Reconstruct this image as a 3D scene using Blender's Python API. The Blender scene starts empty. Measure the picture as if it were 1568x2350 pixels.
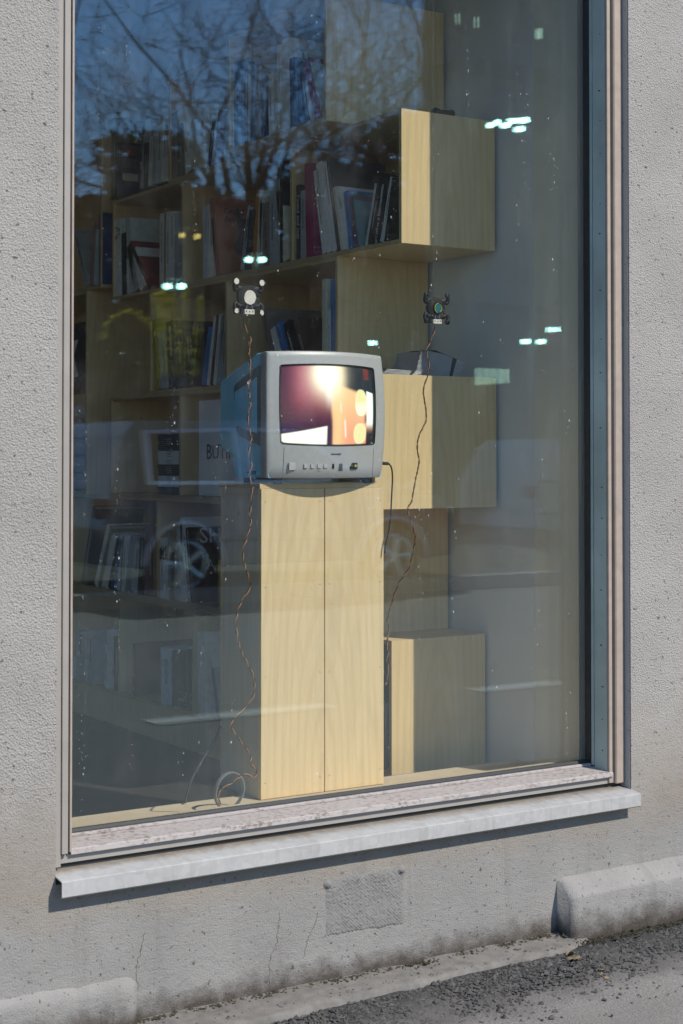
import bpy, bmesh, math, random
from mathutils import Matrix, Vector, noise
R = math.radians
sc = bpy.context.scene
col = sc.collection
random.seed(7)

# ---------------------------------------------------------------- camera, sky, sun, exposure
cd = bpy.data.cameras.new('camera'); cam = bpy.data.objects.new('camera', cd); col.objects.link(cam)
cd.sensor_fit = 'HORIZONTAL'; cd.sensor_width = 24.0; cd.lens = 56.018
cd.shift_y = -(1175 - 974.45) / 1568
cd.clip_start = 0.05; cd.clip_end = 2000
cam.location = (0, 0, 1.2)
cam.rotation_euler = (R(90 + 1.2208), 0, R(-32.7436))
sc.camera = cam
cd.dof.use_dof = True; cd.dof.focus_distance = 4.1; cd.dof.aperture_fstop = 7.1
SUN_AZ, SUN_EL = 24.2, 44.0      # degrees from -Y towards +X; elevation
w = bpy.data.worlds.new('World'); sc.world = w; w.use_nodes = True
nt = w.node_tree; nt.nodes.clear()
sky = nt.nodes.new('ShaderNodeTexSky'); sky.sky_type = 'NISHITA'; sky.sun_disc = False
sky.sun_elevation = R(SUN_EL); sky.sun_rotation = R(180 - SUN_AZ)
sky.air_density = 1.0; sky.dust_density = 0.0; sky.ozone_density = 6.0
bg = nt.nodes.new('ShaderNodeBackground'); bg.inputs[1].default_value = 0.15
wo = nt.nodes.new('ShaderNodeOutputWorld')
nt.links.new(sky.outputs[0], bg.inputs[0]); nt.links.new(bg.outputs[0], wo.inputs[0])
sl = bpy.data.lights.new('sun', 'SUN'); sun = bpy.data.objects.new('sun', sl); col.objects.link(sun)
sl.energy = 4.2; sl.angle = R(0.55); sl.color = (1.0, 0.93, 0.83)
sd = Vector((math.sin(R(SUN_AZ)) * math.cos(R(SUN_EL)), -math.cos(R(SUN_AZ)) * math.cos(R(SUN_EL)), math.sin(R(SUN_EL))))
sun.rotation_euler = sd.to_track_quat('Z', 'Y').to_euler(); sun.location = (4, -8, 10)
sc.view_settings.view_transform = 'Standard'; sc.view_settings.look = 'None'
sc.view_settings.exposure = 0.27; sc.view_settings.gamma = 1.0; sc.view_settings.use_curve_mapping = False
sc.render.engine = 'CYCLES'
cy = sc.cycles
cy.max_bounces = 14; cy.diffuse_bounces = 6; cy.glossy_bounces = 5; cy.transparent_max_bounces = 24; cy.transmission_bounces = 8
cy.caustics_reflective = False; cy.caustics_refractive = False; cy.sample_clamp_indirect = 6.0

# ---------------------------------------------------------------- materials
def mat(name):
    m = bpy.data.materials.new(name); m.use_nodes = True
    n = m.node_tree.nodes; p = n['Principled BSDF']
    return m, m.node_tree, p
def nd(t, kind, **kw):
    n = t.nodes.new(kind)
    for k, v in kw.items():
        if k in n.inputs.keys(): n.inputs[k].default_value = v
        else: setattr(n, k, v)
    return n
def coords(t, scale=(1, 1, 1), kind='Object'):
    c = t.nodes.new('ShaderNodeTexCoord'); mp = t.nodes.new('ShaderNodeMapping')
    mp.inputs['Scale'].default_value = scale; t.links.new(c.outputs[kind], mp.inputs[0]); return mp.outputs[0]
def nz(t, vec, scale, detail=4, rough=.6):
    n = nd(t, 'ShaderNodeTexNoise', Scale=scale, Detail=detail, Roughness=rough); t.links.new(vec, n.inputs['Vector']); return n.outputs[0]
def ramp(t, fac, stops):
    r = t.nodes.new('ShaderNodeValToRGB'); e = r.color_ramp.elements
    while len(e) < len(stops): e.new(0.5)
    for i, (p, c) in enumerate(stops):
        e[i].position = p; e[i].color = (*c, 1) if len(c) == 3 else c
    t.links.new(fac, r.inputs[0]); return r.outputs[0]
def g(v): return (v, v, v)
def mixc(t, fac, a, b, mode='MIX'):
    m = nd(t, 'ShaderNodeMix', data_type='RGBA', blend_type=mode)
    for s, x in ((0, fac), (6, a), (7, b)):
        if hasattr(x, 'links'): t.links.new(x, m.inputs[s])
        else: m.inputs[s].default_value = x if s == 0 else (*x, 1)
    return m.outputs[2]
def mth(t, op, a, b=0.0):
    m = nd(t, 'ShaderNodeMath', operation=op)
    for i, x in enumerate((a, b)):
        if hasattr(x, 'links'): t.links.new(x, m.inputs[i])
        else: m.inputs[i].default_value = x
    return m.outputs[0]
def bump(t, p, h, strength, dist=.01):
    b = nd(t, 'ShaderNodeBump', Strength=strength, Distance=dist); t.links.new(h, b.inputs['Height']); t.links.new(b.outputs[0], p.inputs['Normal'])
def flat(name, c, rough=.5, metal=0.0, var=.12, scale=40, bmp=0.0):
    m, t, p = mat(name); v = coords(t); n = nz(t, v, scale)
    lo = tuple(x * (1 - var) for x in c); hi = tuple(min(1, x * (1 + var)) for x in c)
    t.links.new(ramp(t, n, [(.3, lo), (.7, hi)]), p.inputs['Base Color'])
    p.inputs['Roughness'].default_value = rough; p.inputs['Metallic'].default_value = metal
    if bmp: bump(t, p, nz(t, v, scale * 8), bmp, .002)
    return m
M = {}
def stucco(name, c, fine, coarse, stain):
    m, t, p = mat(name); v = coords(t)
    a = nz(t, v, 150, 3, .62); b = nz(t, v, 42, 4, .6); d = nz(t, v, 6, 5, .6); vor = nd(t, 'ShaderNodeTexVoronoi', Scale=95.0); t.links.new(v, vor.inputs['Vector'])
    base = ramp(t, d, [(.3, tuple(x * .93 for x in c)), (.7, tuple(x * 1.05 for x in c))])
    pit = ramp(t, nz(t, v, 120, 2, .5), [(.28, g(.45)), (.36, g(1))])
    base = mixc(t, 1.0, base, pit, 'MULTIPLY')
    if stain:
        # damp dirt along the foot, dirt under the sill and vertical run marks
        sx = nd(t, 'ShaderNodeSeparateXYZ'); t.links.new(v, sx.inputs[0])
        hz = mth(t, 'ADD', sx.outputs[2], mth(t, 'MULTIPLY', nz(t, v, 22, 6, .7), -.13))
        foot = ramp(t, hz, [(0.0, g(1)), (.02, g(.0))])
        base = mixc(t, mth(t, 'MULTIPLY', foot, .85), base, (.035, .032, .024))
        rv = coords(t, (14, 1, 1.2)); run = ramp(t, nz(t, rv, 1.3, 4, .6), [(.56, g(0)), (.72, g(1))])
        base = mixc(t, mth(t, 'MULTIPLY', run, .3), base, (.13, .125, .115))
        warm = ramp(t, mth(t, 'ADD', sx.outputs[2], mth(t, 'MULTIPLY', nz(t, v, 9, 3, .6), .06)), [(.24, g(0)), (.335, g(1))])
        base = mixc(t, mth(t, 'MULTIPLY', warm, .5), base, (.30, .26, .20))
    t.links.new(base, p.inputs['Base Color']); p.inputs['Roughness'].default_value = .95
    h = mth(t, 'ADD', mth(t, 'MULTIPLY', a, fine), mth(t, 'ADD', mth(t, 'MULTIPLY', b, coarse), mth(t, 'MULTIPLY', vor.outputs[0], .35 * fine)))
    bump(t, p, h, 1.0, .012)
    return m
M['stucco'] = stucco('stucco', (.46, .435, .405), .62, .35, False)
M['plinth'] = stucco('plinth_render', (.335, .325, .315), .34, .34, True)
M['reveal'] = stucco('reveal_plaster', (.40, .39, .37), .12, .12, False)

def asphalt(name):
    m, t, p = mat(name); v = coords(t)
    agg = nd(t, 'ShaderNodeTexVoronoi', Scale=170.0); t.links.new(v, agg.inputs['Vector'])
    base = ramp(t, agg.outputs['Distance'], [(.15, (.295, .28, .262)), (.5, (.19, .182, .172))])
    base = mixc(t, ramp(t, nz(t, v, 1.6, 6, .6), [(.35, g(0)), (.7, g(.55))]), base, (.15, .14, .13))
    sx = nd(t, 'ShaderNodeSeparateXYZ'); t.links.new(v, sx.inputs[0])
    edge = ramp(t, mth(t, 'ADD', sx.outputs[1], mth(t, 'MULTIPLY', nz(t, v, 7, 6, .68), .42)), [(2.98, g(0)), (3.06, g(1))])
    e = edge.node; e.color_ramp.elements[0].position = 0.0
    mr = nd(t, 'ShaderNodeMapRange'); mr.inputs[1].default_value = 2.84; mr.inputs[2].default_value = 3.06
    t.links.new(mth(t, 'ADD', sx.outputs[1], mth(t, 'MULTIPLY', nz(t, v, 6, 6, .7), .30)), mr.inputs[0])
    dirt = ramp(t, nz(t, v, 60, 4, .7), [(.3, (.016, .015, .014)), (.75, (.065, .062, .058))])
    base = mixc(t, mr.outputs[0], base, dirt)
    t.links.new(base, p.inputs['Base Color']); p.inputs['Roughness'].default_value = .93
    h = mth(t, 'ADD', mth(t, 'MULTIPLY', agg.outputs['Distance'], -.6), nz(t, v, 60, 5, .7)); bump(t, p, h, .35, .006)
    return m
M['asphalt'] = asphalt('asphalt')
M['concrete'] = flat('concrete', (.165, .155, .14), .95, 0, .25, 30, .6)
M['paint_line'] = flat('worn_road_paint', (.62, .60, .56), .9, 0, .3, 25)
M['kerb'] = flat('granite_kerb', (.42, .40, .36), .9, 0, .2, 60)

def ply(name, edge=None, c=(.69, .51, .265), dark=1.0):
    m, t, p = mat(name); v = coords(t, (9, 9, .9)); n = nd(t, 'ShaderNodeTexNoise', Scale=3.2, Detail=6.0, Roughness=.62, Distortion=1.4); t.links.new(v, n.inputs['Vector'])
    fine = nz(t, coords(t, (30, 30, 1.2)), 3.0, 3, .6)
    lo = tuple(x * .90 for x in c); hi = tuple(min(1, x * 1.06) for x in c)
    base = ramp(t, n.outputs[0], [(.33, lo), (.5, c), (.68, hi)])
    base = mixc(t, ramp(t, fine, [(.35, g(.16)), (.6, g(0))]), base, tuple(x * .72 for x in c))
    wv = nd(t, 'ShaderNodeTexWave', wave_type='RINGS', rings_direction='SPHERICAL', Scale=5.5, Distortion=5.0, Detail=3.0); wv.inputs['Detail Scale'].default_value = .8; t.links.new(coords(t, (2.6, 2.6, .42)), wv.inputs['Vector'])
    base = mixc(t, ramp(t, wv.outputs['Fac'], [(.55, g(0)), (.95, g(.30))]), base, tuple(x * k for x, k in zip(c, (.84, .76, .66))))
    blot = ramp(t, nz(t, coords(t, (3, 3, 2)), 2.2, 4, .6), [(.45, g(0)), (.75, g(.25))]); base = mixc(t, blot, base, tuple(x * k for x, k in zip(c, (.93, .84, .70))))
    knot = nd(t, 'ShaderNodeTexVoronoi', Scale=1.0); t.links.new(coords(t, (7, 7, 4)), knot.inputs['Vector'])
    base = mixc(t, ramp(t, knot.outputs['Distance'], [(.012, g(.8)), (.03, g(0))]), base, (.10, .06, .03))
    if edge is not None:
        sx = nd(t, 'ShaderNodeSeparateXYZ'); cc = t.nodes.new('ShaderNodeTexCoord'); t.links.new(cc.outputs['Object'], sx.inputs[0])
        wv = mth(t, 'SINE', mth(t, 'MULTIPLY', sx.outputs[edge], 2 * math.pi / .0036))
        base = mixc(t, ramp(t, mth(t, 'ADD', mth(t, 'MULTIPLY', wv, .5), .5), [(.4, g(0)), (.75, g(.75))]), base, (.13, .08, .04))
    t.links.new(base, p.inputs['Base Color']); p.inputs['Roughness'].default_value = .55
    p.inputs['Specular IOR Level'].default_value = .3
    bump(t, p, fine, .12, .002)
    return m
M['ply'] = ply('birch_plywood'); M['ply_ez'] = ply('plywood_edge_flat', 2); M['ply_ey'] = ply('plywood_edge_upright', 1); M['ply_ex'] = ply('plywood_edge_front', 0)
M['ledge'] = flat('ledge_veneer', (.62, .50, .35), .6, 0, .08, 12)
M['alu_pink'] = flat('weathered_aluminium', (.36, .295, .245), .55, 0, .10, 30)
M['alu_grey'] = flat('grey_aluminium', (.30, .28, .255), .55, 0, .06, 14)
M['post_wood'] = flat('painted_jamb', (.42, .52, .50), .6, 0, .18, 6, .3)
M['gasket'] = flat('rubber_gasket', (.02, .022, .024), .6)
def nd_sep(t, c):
    s = nd(t, 'ShaderNodeSeparateColor'); t.links.new(c, s.inputs[0]); return s.outputs[0]
def zincmat():
    m, t, p = mat('galvanised_sheet'); v = coords(t); sx = nd(t, 'ShaderNodeSeparateXYZ'); t.links.new(v, sx.inputs[0])
    sp = nd(t, 'ShaderNodeTexVoronoi', Scale=70.0); t.links.new(v, sp.inputs['Vector'])
    base = mixc(t, .18, ramp(t, nz(t, v, 9, 4, .6), [(.3, (.375, .372, .362)), (.7, (.45, .445, .43))]), ramp(t, nd_sep(t, sp.outputs['Color']), [(.2, g(.30)), (.8, g(.52))]))
    run = ramp(t, nz(t, coords(t, (28, 2, 1.5)), 1.3, 4, .65), [(.52, g(0)), (.72, g(.5))]); base = mixc(t, run, base, (.27, .255, .235))
    back = nd(t, 'ShaderNodeMapRange'); back.inputs[1].default_value = 3.050; back.inputs[2].default_value = 3.082
    t.links.new(mth(t, 'ADD', sx.outputs[1], mth(t, 'MULTIPLY', mth(t, 'SUBTRACT', nz(t, v, 45, 5, .7), .5), .05)), back.inputs[0])
    base = mixc(t, mth(t, 'MULTIPLY', back.outputs[0], .75), base, (.17, .125, .07))
    sc_ = ramp(t, nz(t, coords(t, (.3, 1, 1)), 60, 5, .75), [(.62, g(0)), (.70, g(.45))]); base = mixc(t, sc_, base, (.22, .21, .19))
    t.links.new(base, p.inputs['Base Color']); p.inputs['Roughness'].default_value = .55; p.inputs['Metallic'].default_value = .1
    bump(t, p, nz(t, v, 30, 3, .5), .12, .003); return m
M['zinc'] = zincmat()
def sillmat():
    m, t, p = mat('dirty_sill_profile'); v = coords(t)
    sp = ramp(t, nz(t, coords(t, (.6, 1, 1)), 110, 5, .72), [(.50, g(0)), (.60, g(1))])
    big = ramp(t, nz(t, v, 7, 3, .5), [(.35, g(.25)), (.65, g(1))])
    f = mth(t, 'MULTIPLY', sp, big)
    t.links.new(mixc(t, mth(t, 'MULTIPLY', f, .8), (.385, .35, .335), (.12, .09, .06)), p.inputs['Base Color']); p.inputs['Roughness'].default_value = .7
    bump(t, p, sp, .15, .002); return m
M['sill_dirty'] = sillmat()
M['wall_in'] = flat('inner_wall_paint', (.66, .665, .64), .85, 0, .04, 3)
M['post_in'] = flat('cream_inner_post', (.70, .68, .58), .6, 0, .04, 5)
M['room_dark'] = flat('room_paint', (.52, .54, .55), .9, 0, .1, 3)
M['floor'] = flat('dark_floor', (.034, .029, .027), .55, 0, .2, 4)

# glass: clear tinted transmission plus a mirror part that grows at grazing angles
def glass(name, tint, dusty):
    m, t, p = mat(name); t.nodes.remove(p); out = t.nodes['Material Output']
    lw = nd(t, 'ShaderNodeLayerWeight', Blend=.5)
    f5 = mth(t, 'POWER', lw.outputs['Facing'], 5.0)
    fac = mth(t, 'ADD', mth(t, 'MULTIPLY', f5, .95), .047)
    tr = nd(t, 'ShaderNodeBsdfTransparent'); tr.inputs[0].default_value = (*tint, 1)
    gl = nd(t, 'ShaderNodeBsdfGlossy'); gl.inputs['Roughness'].default_value = 0.0; gl.inputs['Color'].default_value = (.72, .92, 1.0, 1)
    v = coords(t); wob = nz(t, v, 2.2, 1, .4)
    b = nd(t, 'ShaderNodeBump', Strength=.025, Distance=.004); t.links.new(wob, b.inputs['Height']); t.links.new(b.outputs[0], gl.inputs['Normal'])
    mx = nd(t, 'ShaderNodeMixShader'); t.links.new(fac, mx.inputs[0]); t.links.new(tr.outputs[0], mx.inputs[1]); t.links.new(gl.outputs[0], mx.inputs[2])
    last = mx
    if dusty:
        df = nd(t, 'ShaderNodeBsdfDiffuse'); df.inputs[0].default_value = (.75, .73, .70, 1)
        sx = nd(t, 'ShaderNodeSeparateXYZ'); t.links.new(v, sx.inputs[0])
        def drops(scale, vs, r0, r1, keep):
            vo = nd(t, 'ShaderNodeTexVoronoi', Scale=scale); t.links.new(coords(t, vs), vo.inputs['Vector'])
            sel = ramp(t, nz(t, coords(t, (17, 1, .8)), 1.6, 3, .6), [(.46, g(r0)), (.66, g(r1))])
            rs = nd(t, 'ShaderNodeSeparateColor'); t.links.new(vo.outputs['Color'], rs.inputs[0])
            soft = nd(t, 'ShaderNodeMapRange'); t.links.new(mth(t, 'SUBTRACT', sel, vo.outputs['Distance']), soft.inputs[0]); soft.inputs[1].default_value = 0.0; soft.inputs[2].default_value = .07
            return mth(t, 'MULTIPLY', mth(t, 'MULTIPLY', soft.outputs[0], mth(t, 'GREATER_THAN', rs.outputs[0], keep)), rs.outputs[1])
        spot = mth(t, 'ADD', drops(75.0, (1, 1, .55), .03, .17, .6), mth(t, 'ADD', drops(150.0, (1, 1, .8), .05, .16, .5), mth(t, 'MULTIPLY', drops(26.0, (1, 1, .30), .02, .10, .75), .6)))
        smear = mth(t, 'MULTIPLY', ramp(t, nz(t, coords(t, (3, 1, 1.6)), 2.2, 5, .65), [(.5, g(0)), (.8, g(1))]), .018)
        st = ramp(t, nz(t, coords(t, (30, 1, .35)), 2.0, 4, .6), [(.56, g(0)), (.85, g(.010))])
        low = nd(t, 'ShaderNodeMapRange'); low.inputs[1].default_value = .9; low.inputs[2].default_value = .35; low.inputs[3].default_value = .003; low.inputs[4].default_value = .009
        t.links.new(sx.outputs[2], low.inputs[0])
        dust = mth(t, 'ADD', mth(t, 'ADD', mth(t, 'ADD', st, smear), low.outputs[0]), mth(t, 'MULTIPLY', spot, .62))
        m2 = nd(t, 'ShaderNodeMixShader'); t.links.new(dust, m2.inputs[0]); t.links.new(mx.outputs[0], m2.inputs[1]); t.links.new(df.outputs[0], m2.inputs[2]); last = m2
    t.links.new(last.outputs[0], out.inputs[0]); return m
M['glass_out'] = glass('glass_outer', (.990, .998, .996), True)
M['glass_in'] = glass('glass_inner', (.990, .998, .996), False)

def bookmat():
    m, t, p = mat('book_cover'); oi = nd(t, 'ShaderNodeObjectInfo')
    v = coords(t); n = nz(t, v, 45, 3, .5)
    base = mixc(t, ramp(t, n, [(.35, g(.16)), (.65, g(0))]), oi.outputs['Color'], (.05, .05, .05))
    gc = t.nodes.new('ShaderNodeTexCoord'); gs = nd(t, 'ShaderNodeSeparateXYZ'); t.links.new(gc.outputs['Generated'], gs.inputs[0])
    os_ = nd(t, 'ShaderNodeSeparateXYZ'); t.links.new(gc.outputs['Object'], os_.inputs[0])
    near = lambda s, c, w: mth(t, 'LESS_THAN', mth(t, 'ABSOLUTE', mth(t, 'SUBTRACT', s, c)), w)
    letters = nd(t, 'ShaderNodeTexNoise', Scale=420.0, Detail=1.0); t.links.new(gc.outputs['Object'], letters.inputs['Vector'])
    zr = mth(t, 'ADD', mth(t, 'MULTIPLY', oi.outputs['Random'], .3), .45)
    pr = mth(t, 'MULTIPLY', mth(t, 'MULTIPLY', near(gs.outputs[0], 0.0, .012), near(gs.outputs[1], .5, .13)), mth(t, 'MULTIPLY', near(gs.outputs[2], zr, .22), mth(t, 'GREATER_THAN', letters.outputs[0], .47)))
    pr = mth(t, 'MULTIPLY', pr, mth(t, 'GREATER_THAN', mth(t, 'FRACT', mth(t, 'MULTIPLY', oi.outputs['Random'], 7.0)), .35))
    lum = nd(t, 'ShaderNodeRGBToBW'); t.links.new(oi.outputs['Color'], lum.inputs[0])
    base = mixc(t, mth(t, 'MULTIPLY', pr, .85), base, mixc(t, mth(t, 'GREATER_THAN', lum.outputs[0], .12), (.5, .5, .48), (.02, .02, .025)))
    t.links.new(base, p.inputs['Base Color']); p.inputs['Roughness'].default_value = .42
    return m
M['book'] = bookmat()
M['pages'] = flat('paper_pages', (.55, .52, .44), .9, 0, .15, 200)
M['ink_dark'] = flat('dark_ink', (.012, .012, .014), .6); M['ink_white'] = flat('white_ink', (.6, .6, .58), .6); M['ink_navy'] = flat('navy_ink', (.015, .02, .07), .6)
M['tv_skylit'] = flat('tv_rear_skylit_plastic', (.24, .63, .86), .45, 0, .04, 60, .1)  # silver plastic coloured blue for the sky glow on its left side
M['tv_front'] = flat('tv_front_plastic', (.46, .45, .43), .38, .06, .05, 120, .12)
M['tv_dark'] = flat('tv_dark_plastic', (.06, .075, .085), .5)
M['tv_black'] = flat('tv_black_rim', (.012, .012, .014), .35)
M['black'] = flat('black_plastic', (.005, .0055, .006), .55)
M['copper'] = flat('orange_wire', (.42, .17, .05), .45); M['wire_black'] = flat('black_wire', (.012, .012, .012), .45)
M['putty'] = flat('white_putty', (.70, .64, .54), .8, 0, .1, 60)
M['cone'] = flat('speaker_cone', (.022, .017, .013), .6); M['lens'] = flat('speaker_dome', (.02, .20, .19), .12, .3)
M['ring_shaded'] = flat('milky_plastic_shaded', (.17, .18, .18), .35)  # grey darkened in the colour for a shadow missing over the ring
M['yellow_plastic'] = flat('yellow_plastic', (.6, .45, .04), .4); M['trim_silver'] = flat('silver_trim', (.75, .75, .85), .3, .6); M['chrome'] = flat('chrome', (.7, .7, .7), .15, 1.0)
M['white_board'] = flat('white_board', (.74, .77, .78), .6, 0, .03, 4)
M['paper'] = flat('booklet_paper', (.55, .57, .58), .8, 0, .1, 30)
M['bark'] = flat('bark', (.055, .045, .036), .9, 0, .3, 8); M['leaf_dry'] = flat('dry_leaf', (.22, .165, .105), .8, 0, .35, 60)
M['needles'] = flat('dark_leaves', (.03, .036, .022), .8, 0, .4, 3)
M['patch'] = flat('patch_render', (.20, .196, .188), .95, 0, .10, 25, .25)
M['pebble'] = flat('grit', (.075, .072, .068), .9, 0, .55, 90); M['moss'] = flat('moss_crumbs', (.045, .040, .022), 1.0, 0, .5, 120)
M['car_body'] = flat('silver_car_paint', (.15, .15, .19), .22, .3, .03, 3); M['car_glass'] = flat('car_glass', (.01, .012, .014), .06)
M['tyre'] = flat('tyre_rubber', (.015, .015, .015), .85); M['rim'] = flat('alloy_rim', (.95, .92, .84), .28, 1.0)
M['facade_dark'] = flat('dark_facade', (.08, .085, .09), .7); M['steel'] = flat('galvanised_pole', (.2, .2, .2), .5, .6)
def emit(name, c, s):
    m, t, p = mat(name); p.inputs['Base Color'].default_value = (0, 0, 0, 1); p.inputs['Emission Color'].default_value = (*c, 1); p.inputs['Emission Strength'].default_value = s; return m
M['lamp_teal'] = emit('lit_lamp_teal', (.58, 1.0, .84), 18.0); M['lamp_warm'] = emit('lit_lamp_warm', (1.0, .62, .15), 5.0); M['win_lit'] = emit('lit_window', (.75, 1.0, .72), 2.4)
def screen():
    m, t, p = mat('tv_picture'); a = nd(t, 'ShaderNodeVertexColor', layer_name='picture')
    p.inputs['Base Color'].default_value = (.01, .01, .01, 1); p.inputs['Roughness'].default_value = .12
    t.links.new(a.outputs[0], p.inputs['Emission Color']); p.inputs['Emission Strength'].default_value = 1.15; return m
M['screen'] = screen()
def twigleaf():
    m, t, p = mat('yellow_blossom'); t.nodes.remove(p); o = t.nodes['Material Output']
    a = nd(t, 'ShaderNodeBsdfDiffuse'); a.inputs[0].default_value = (.75, .62, .03, 1); b = nd(t, 'ShaderNodeBsdfTranslucent'); b.inputs[0].default_value = (.85, .72, .03, 1)
    x = nd(t, 'ShaderNodeMixShader'); x.inputs[0].default_value = .6; t.links.new(a.outputs[0], x.inputs[1]); t.links.new(b.outputs[0], x.inputs[2]); t.links.new(x.outputs[0], o.inputs[0]); return m
M['blossom'] = twigleaf()

# ---------------------------------------------------------------- helpers
def obj(name, bm, m, parent=None, smooth=False, bevel=0.0):
    if bevel:
        bmesh.ops.bevel(bm, geom=[e for e in bm.edges], offset=bevel, segments=1, affect='EDGES', clamp_overlap=True)
    me = bpy.data.meshes.new(name); bm.normal_update(); bm.to_mesh(me); bm.free()
    for x in (m if isinstance(m, (list, tuple)) else [m]): me.materials.append(M[x] if isinstance(x, str) else x)
    if smooth:
        for p in me.polygons: p.use_smooth = True
    o = bpy.data.objects.new(name, me); col.objects.link(o)
    if parent: o.parent = parent
    return o
def box(bm, a, b, mi=0):
    x0, y0, z0 = a; x1, y1, z1 = b
    v = [bm.verts.new(p) for p in ((x0, y0, z0), (x1, y0, z0), (x1, y1, z0), (x0, y1, z0), (x0, y0, z1), (x1, y0, z1), (x1, y1, z1), (x0, y1, z1))]
    for f in ((0, 3, 2, 1), (4, 5, 6, 7), (0, 1, 5, 4), (1, 2, 6, 5), (2, 3, 7, 6), (3, 0, 4, 7)):
        bm.faces.new([v[i] for i in f]).material_index = mi
def boxo(name, a, b, m, parent=None, bevel=0.0):
    bm = bmesh.new(); box(bm, a, b); return obj(name, bm, m, parent, bevel=bevel)
def prism(bm, pts, ax, a, b, mi=0):
    """polygon pts in the plane across axis ax, extruded from a to b"""
    def P(p, h):
        q = list(p); q.insert(ax, h); return q
    lo = [bm.verts.new(P(p, a)) for p in pts]; hi = [bm.verts.new(P(p, b)) for p in pts]; n = len(pts)
    bm.faces.new(lo).material_index = mi; bm.faces.new(hi[::-1]).material_index = mi
    for i in range(n): bm.faces.new((lo[i], hi[i], hi[(i + 1) % n], lo[(i + 1) % n])).material_index = mi
    bmesh.ops.recalc_face_normals(bm, faces=bm.faces)
def smoothpath(pts, n=6):
    pts = [Vector(p) for p in pts]; out = []
    for i in range(len(pts) - 1):
        p0 = pts[max(i - 1, 0)]; p1 = pts[i]; p2 = pts[i + 1]; p3 = pts[min(i + 2, len(pts) - 1)]
        for k in range(n):
            u = k / n; out.append(.5 * ((2 * p1) + (p2 - p0) * u + (2 * p0 - 5 * p1 + 4 * p2 - p3) * u * u + (3 * p1 - p0 - 3 * p2 + p3) * u ** 3))
    out.append(pts[-1]); return out
def tube(bm, pts, rad, sides=6, cap=True, mi=0):
    pts = [Vector(p) for p in pts]; rings = []; n = len(pts)
    prev = None
    for i, p in enumerate(pts):
        t = (pts[min(i + 1, n - 1)] - pts[max(i - 1, 0)]).normalized()
        if prev is None: a = t.orthogonal().normalized()
        else:
            a = prev - t * prev.dot(t); a = a.normalized() if a.length > 1e-6 else t.orthogonal().normalized()
        prev = a; b = t.cross(a); r = rad[i] if isinstance(rad, (list, tuple)) else rad
        rings.append([bm.verts.new(p + (a * math.cos(2 * math.pi * k / sides) + b * math.sin(2 * math.pi * k / sides)) * r) for k in range(sides)])
    for i in range(n - 1):
        for k in range(sides):
            bm.faces.new((rings[i][k], rings[i][(k + 1) % sides], rings[i + 1][(k + 1) % sides], rings[i + 1][k])).material_index = mi
    if cap: bm.faces.new(rings[0][::-1]).material_index = mi; bm.faces.new(rings[-1]).material_index = mi
def cyl(bm, c, ax, r, h, seg=20, mi=0):
    c = Vector(c); a = [Vector((1, 0, 0)), Vector((0, 1, 0)), Vector((0, 0, 1))]; d = a[ax]; tube(bm, [c, c + d * h], r, seg, True, mi)
def disc(bm, c, ny, r, seg, jit=0.0, thick=.003, mi=0):
    lo = []; hi = []
    for k in range(seg):
        q = 2 * math.pi * k / seg; rr = r * (1 + random.uniform(-jit, jit))
        lo.append(bm.verts.new((c[0] + rr * math.cos(q), c[1], c[2] + rr * 1.08 * math.sin(q)))); hi.append(bm.verts.new((c[0] + rr * .9 * math.cos(q), c[1] + thick, c[2] + rr * .95 * math.sin(q))))
    bm.faces.new(lo).material_index = mi; bm.faces.new(hi[::-1]).material_index = mi
    for k in range(seg): bm.faces.new((lo[k], hi[k], hi[(k + 1) % seg], lo[(k + 1) % seg])).material_index = mi
def tag(o, label, cat, group=None):
    o['label'] = label; o['category'] = cat
    if group: o['group'] = group
    return o
def thing(name, label, cat, loc=(0, 0, 0), group=None):
    o = bpy.data.objects.new(name, None); col.objects.link(o); o.location = loc; o.empty_display_size = .05
    return tag(o, label, cat, group)
def struct(o): o['kind'] = 'structure'; return o
def copy_tree(o, parent=None):
    c = o.copy(); col.objects.link(c)
    if parent: c.parent = parent
    for ch in o.children: copy_tree(ch, c)
    return c
def text(name, s, size, m, parent, mw, depth=.0006, align='LEFT'):
    cu = bpy.data.curves.new(name, 'FONT'); cu.body = s; cu.size = size; cu.extrude = depth; cu.align_x = align; cu.resolution_u = 2; cu.space_line = .9
    to = bpy.data.objects.new(name, cu); col.objects.link(to)
    me = bpy.data.meshes.new_from_object(to.evaluated_get(bpy.context.evaluated_depsgraph_get()))
    bpy.data.objects.remove(to); bpy.data.curves.remove(cu); me.name = name
    me.materials.clear(); me.materials.append(M[m]); o = bpy.data.objects.new(name, me); col.objects.link(o); o.matrix_basis = mw
    if parent: o.parent = parent
    return o
def frame3(o, x, y, n):
    return Matrix(((x[0], y[0], n[0], o[0]), (x[1], y[1], n[1], o[1]), (x[2], y[2], n[2], o[2]), (0, 0, 0, 1)))
def cover_frame(p): return frame3(p, (1, 0, 0), (0, 0, 1), (0, -1, 0))       # print facing the street
def spine_frame(p): return frame3(p, (0, 0, -1), (0, -1, 0), (-1, 0, 0))      # print running down a spine
def front_frame(p): return frame3(p, (0, -1, 0), (0, 0, 1), (-1, 0, 0))       # upright print facing the room (-X)

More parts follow.
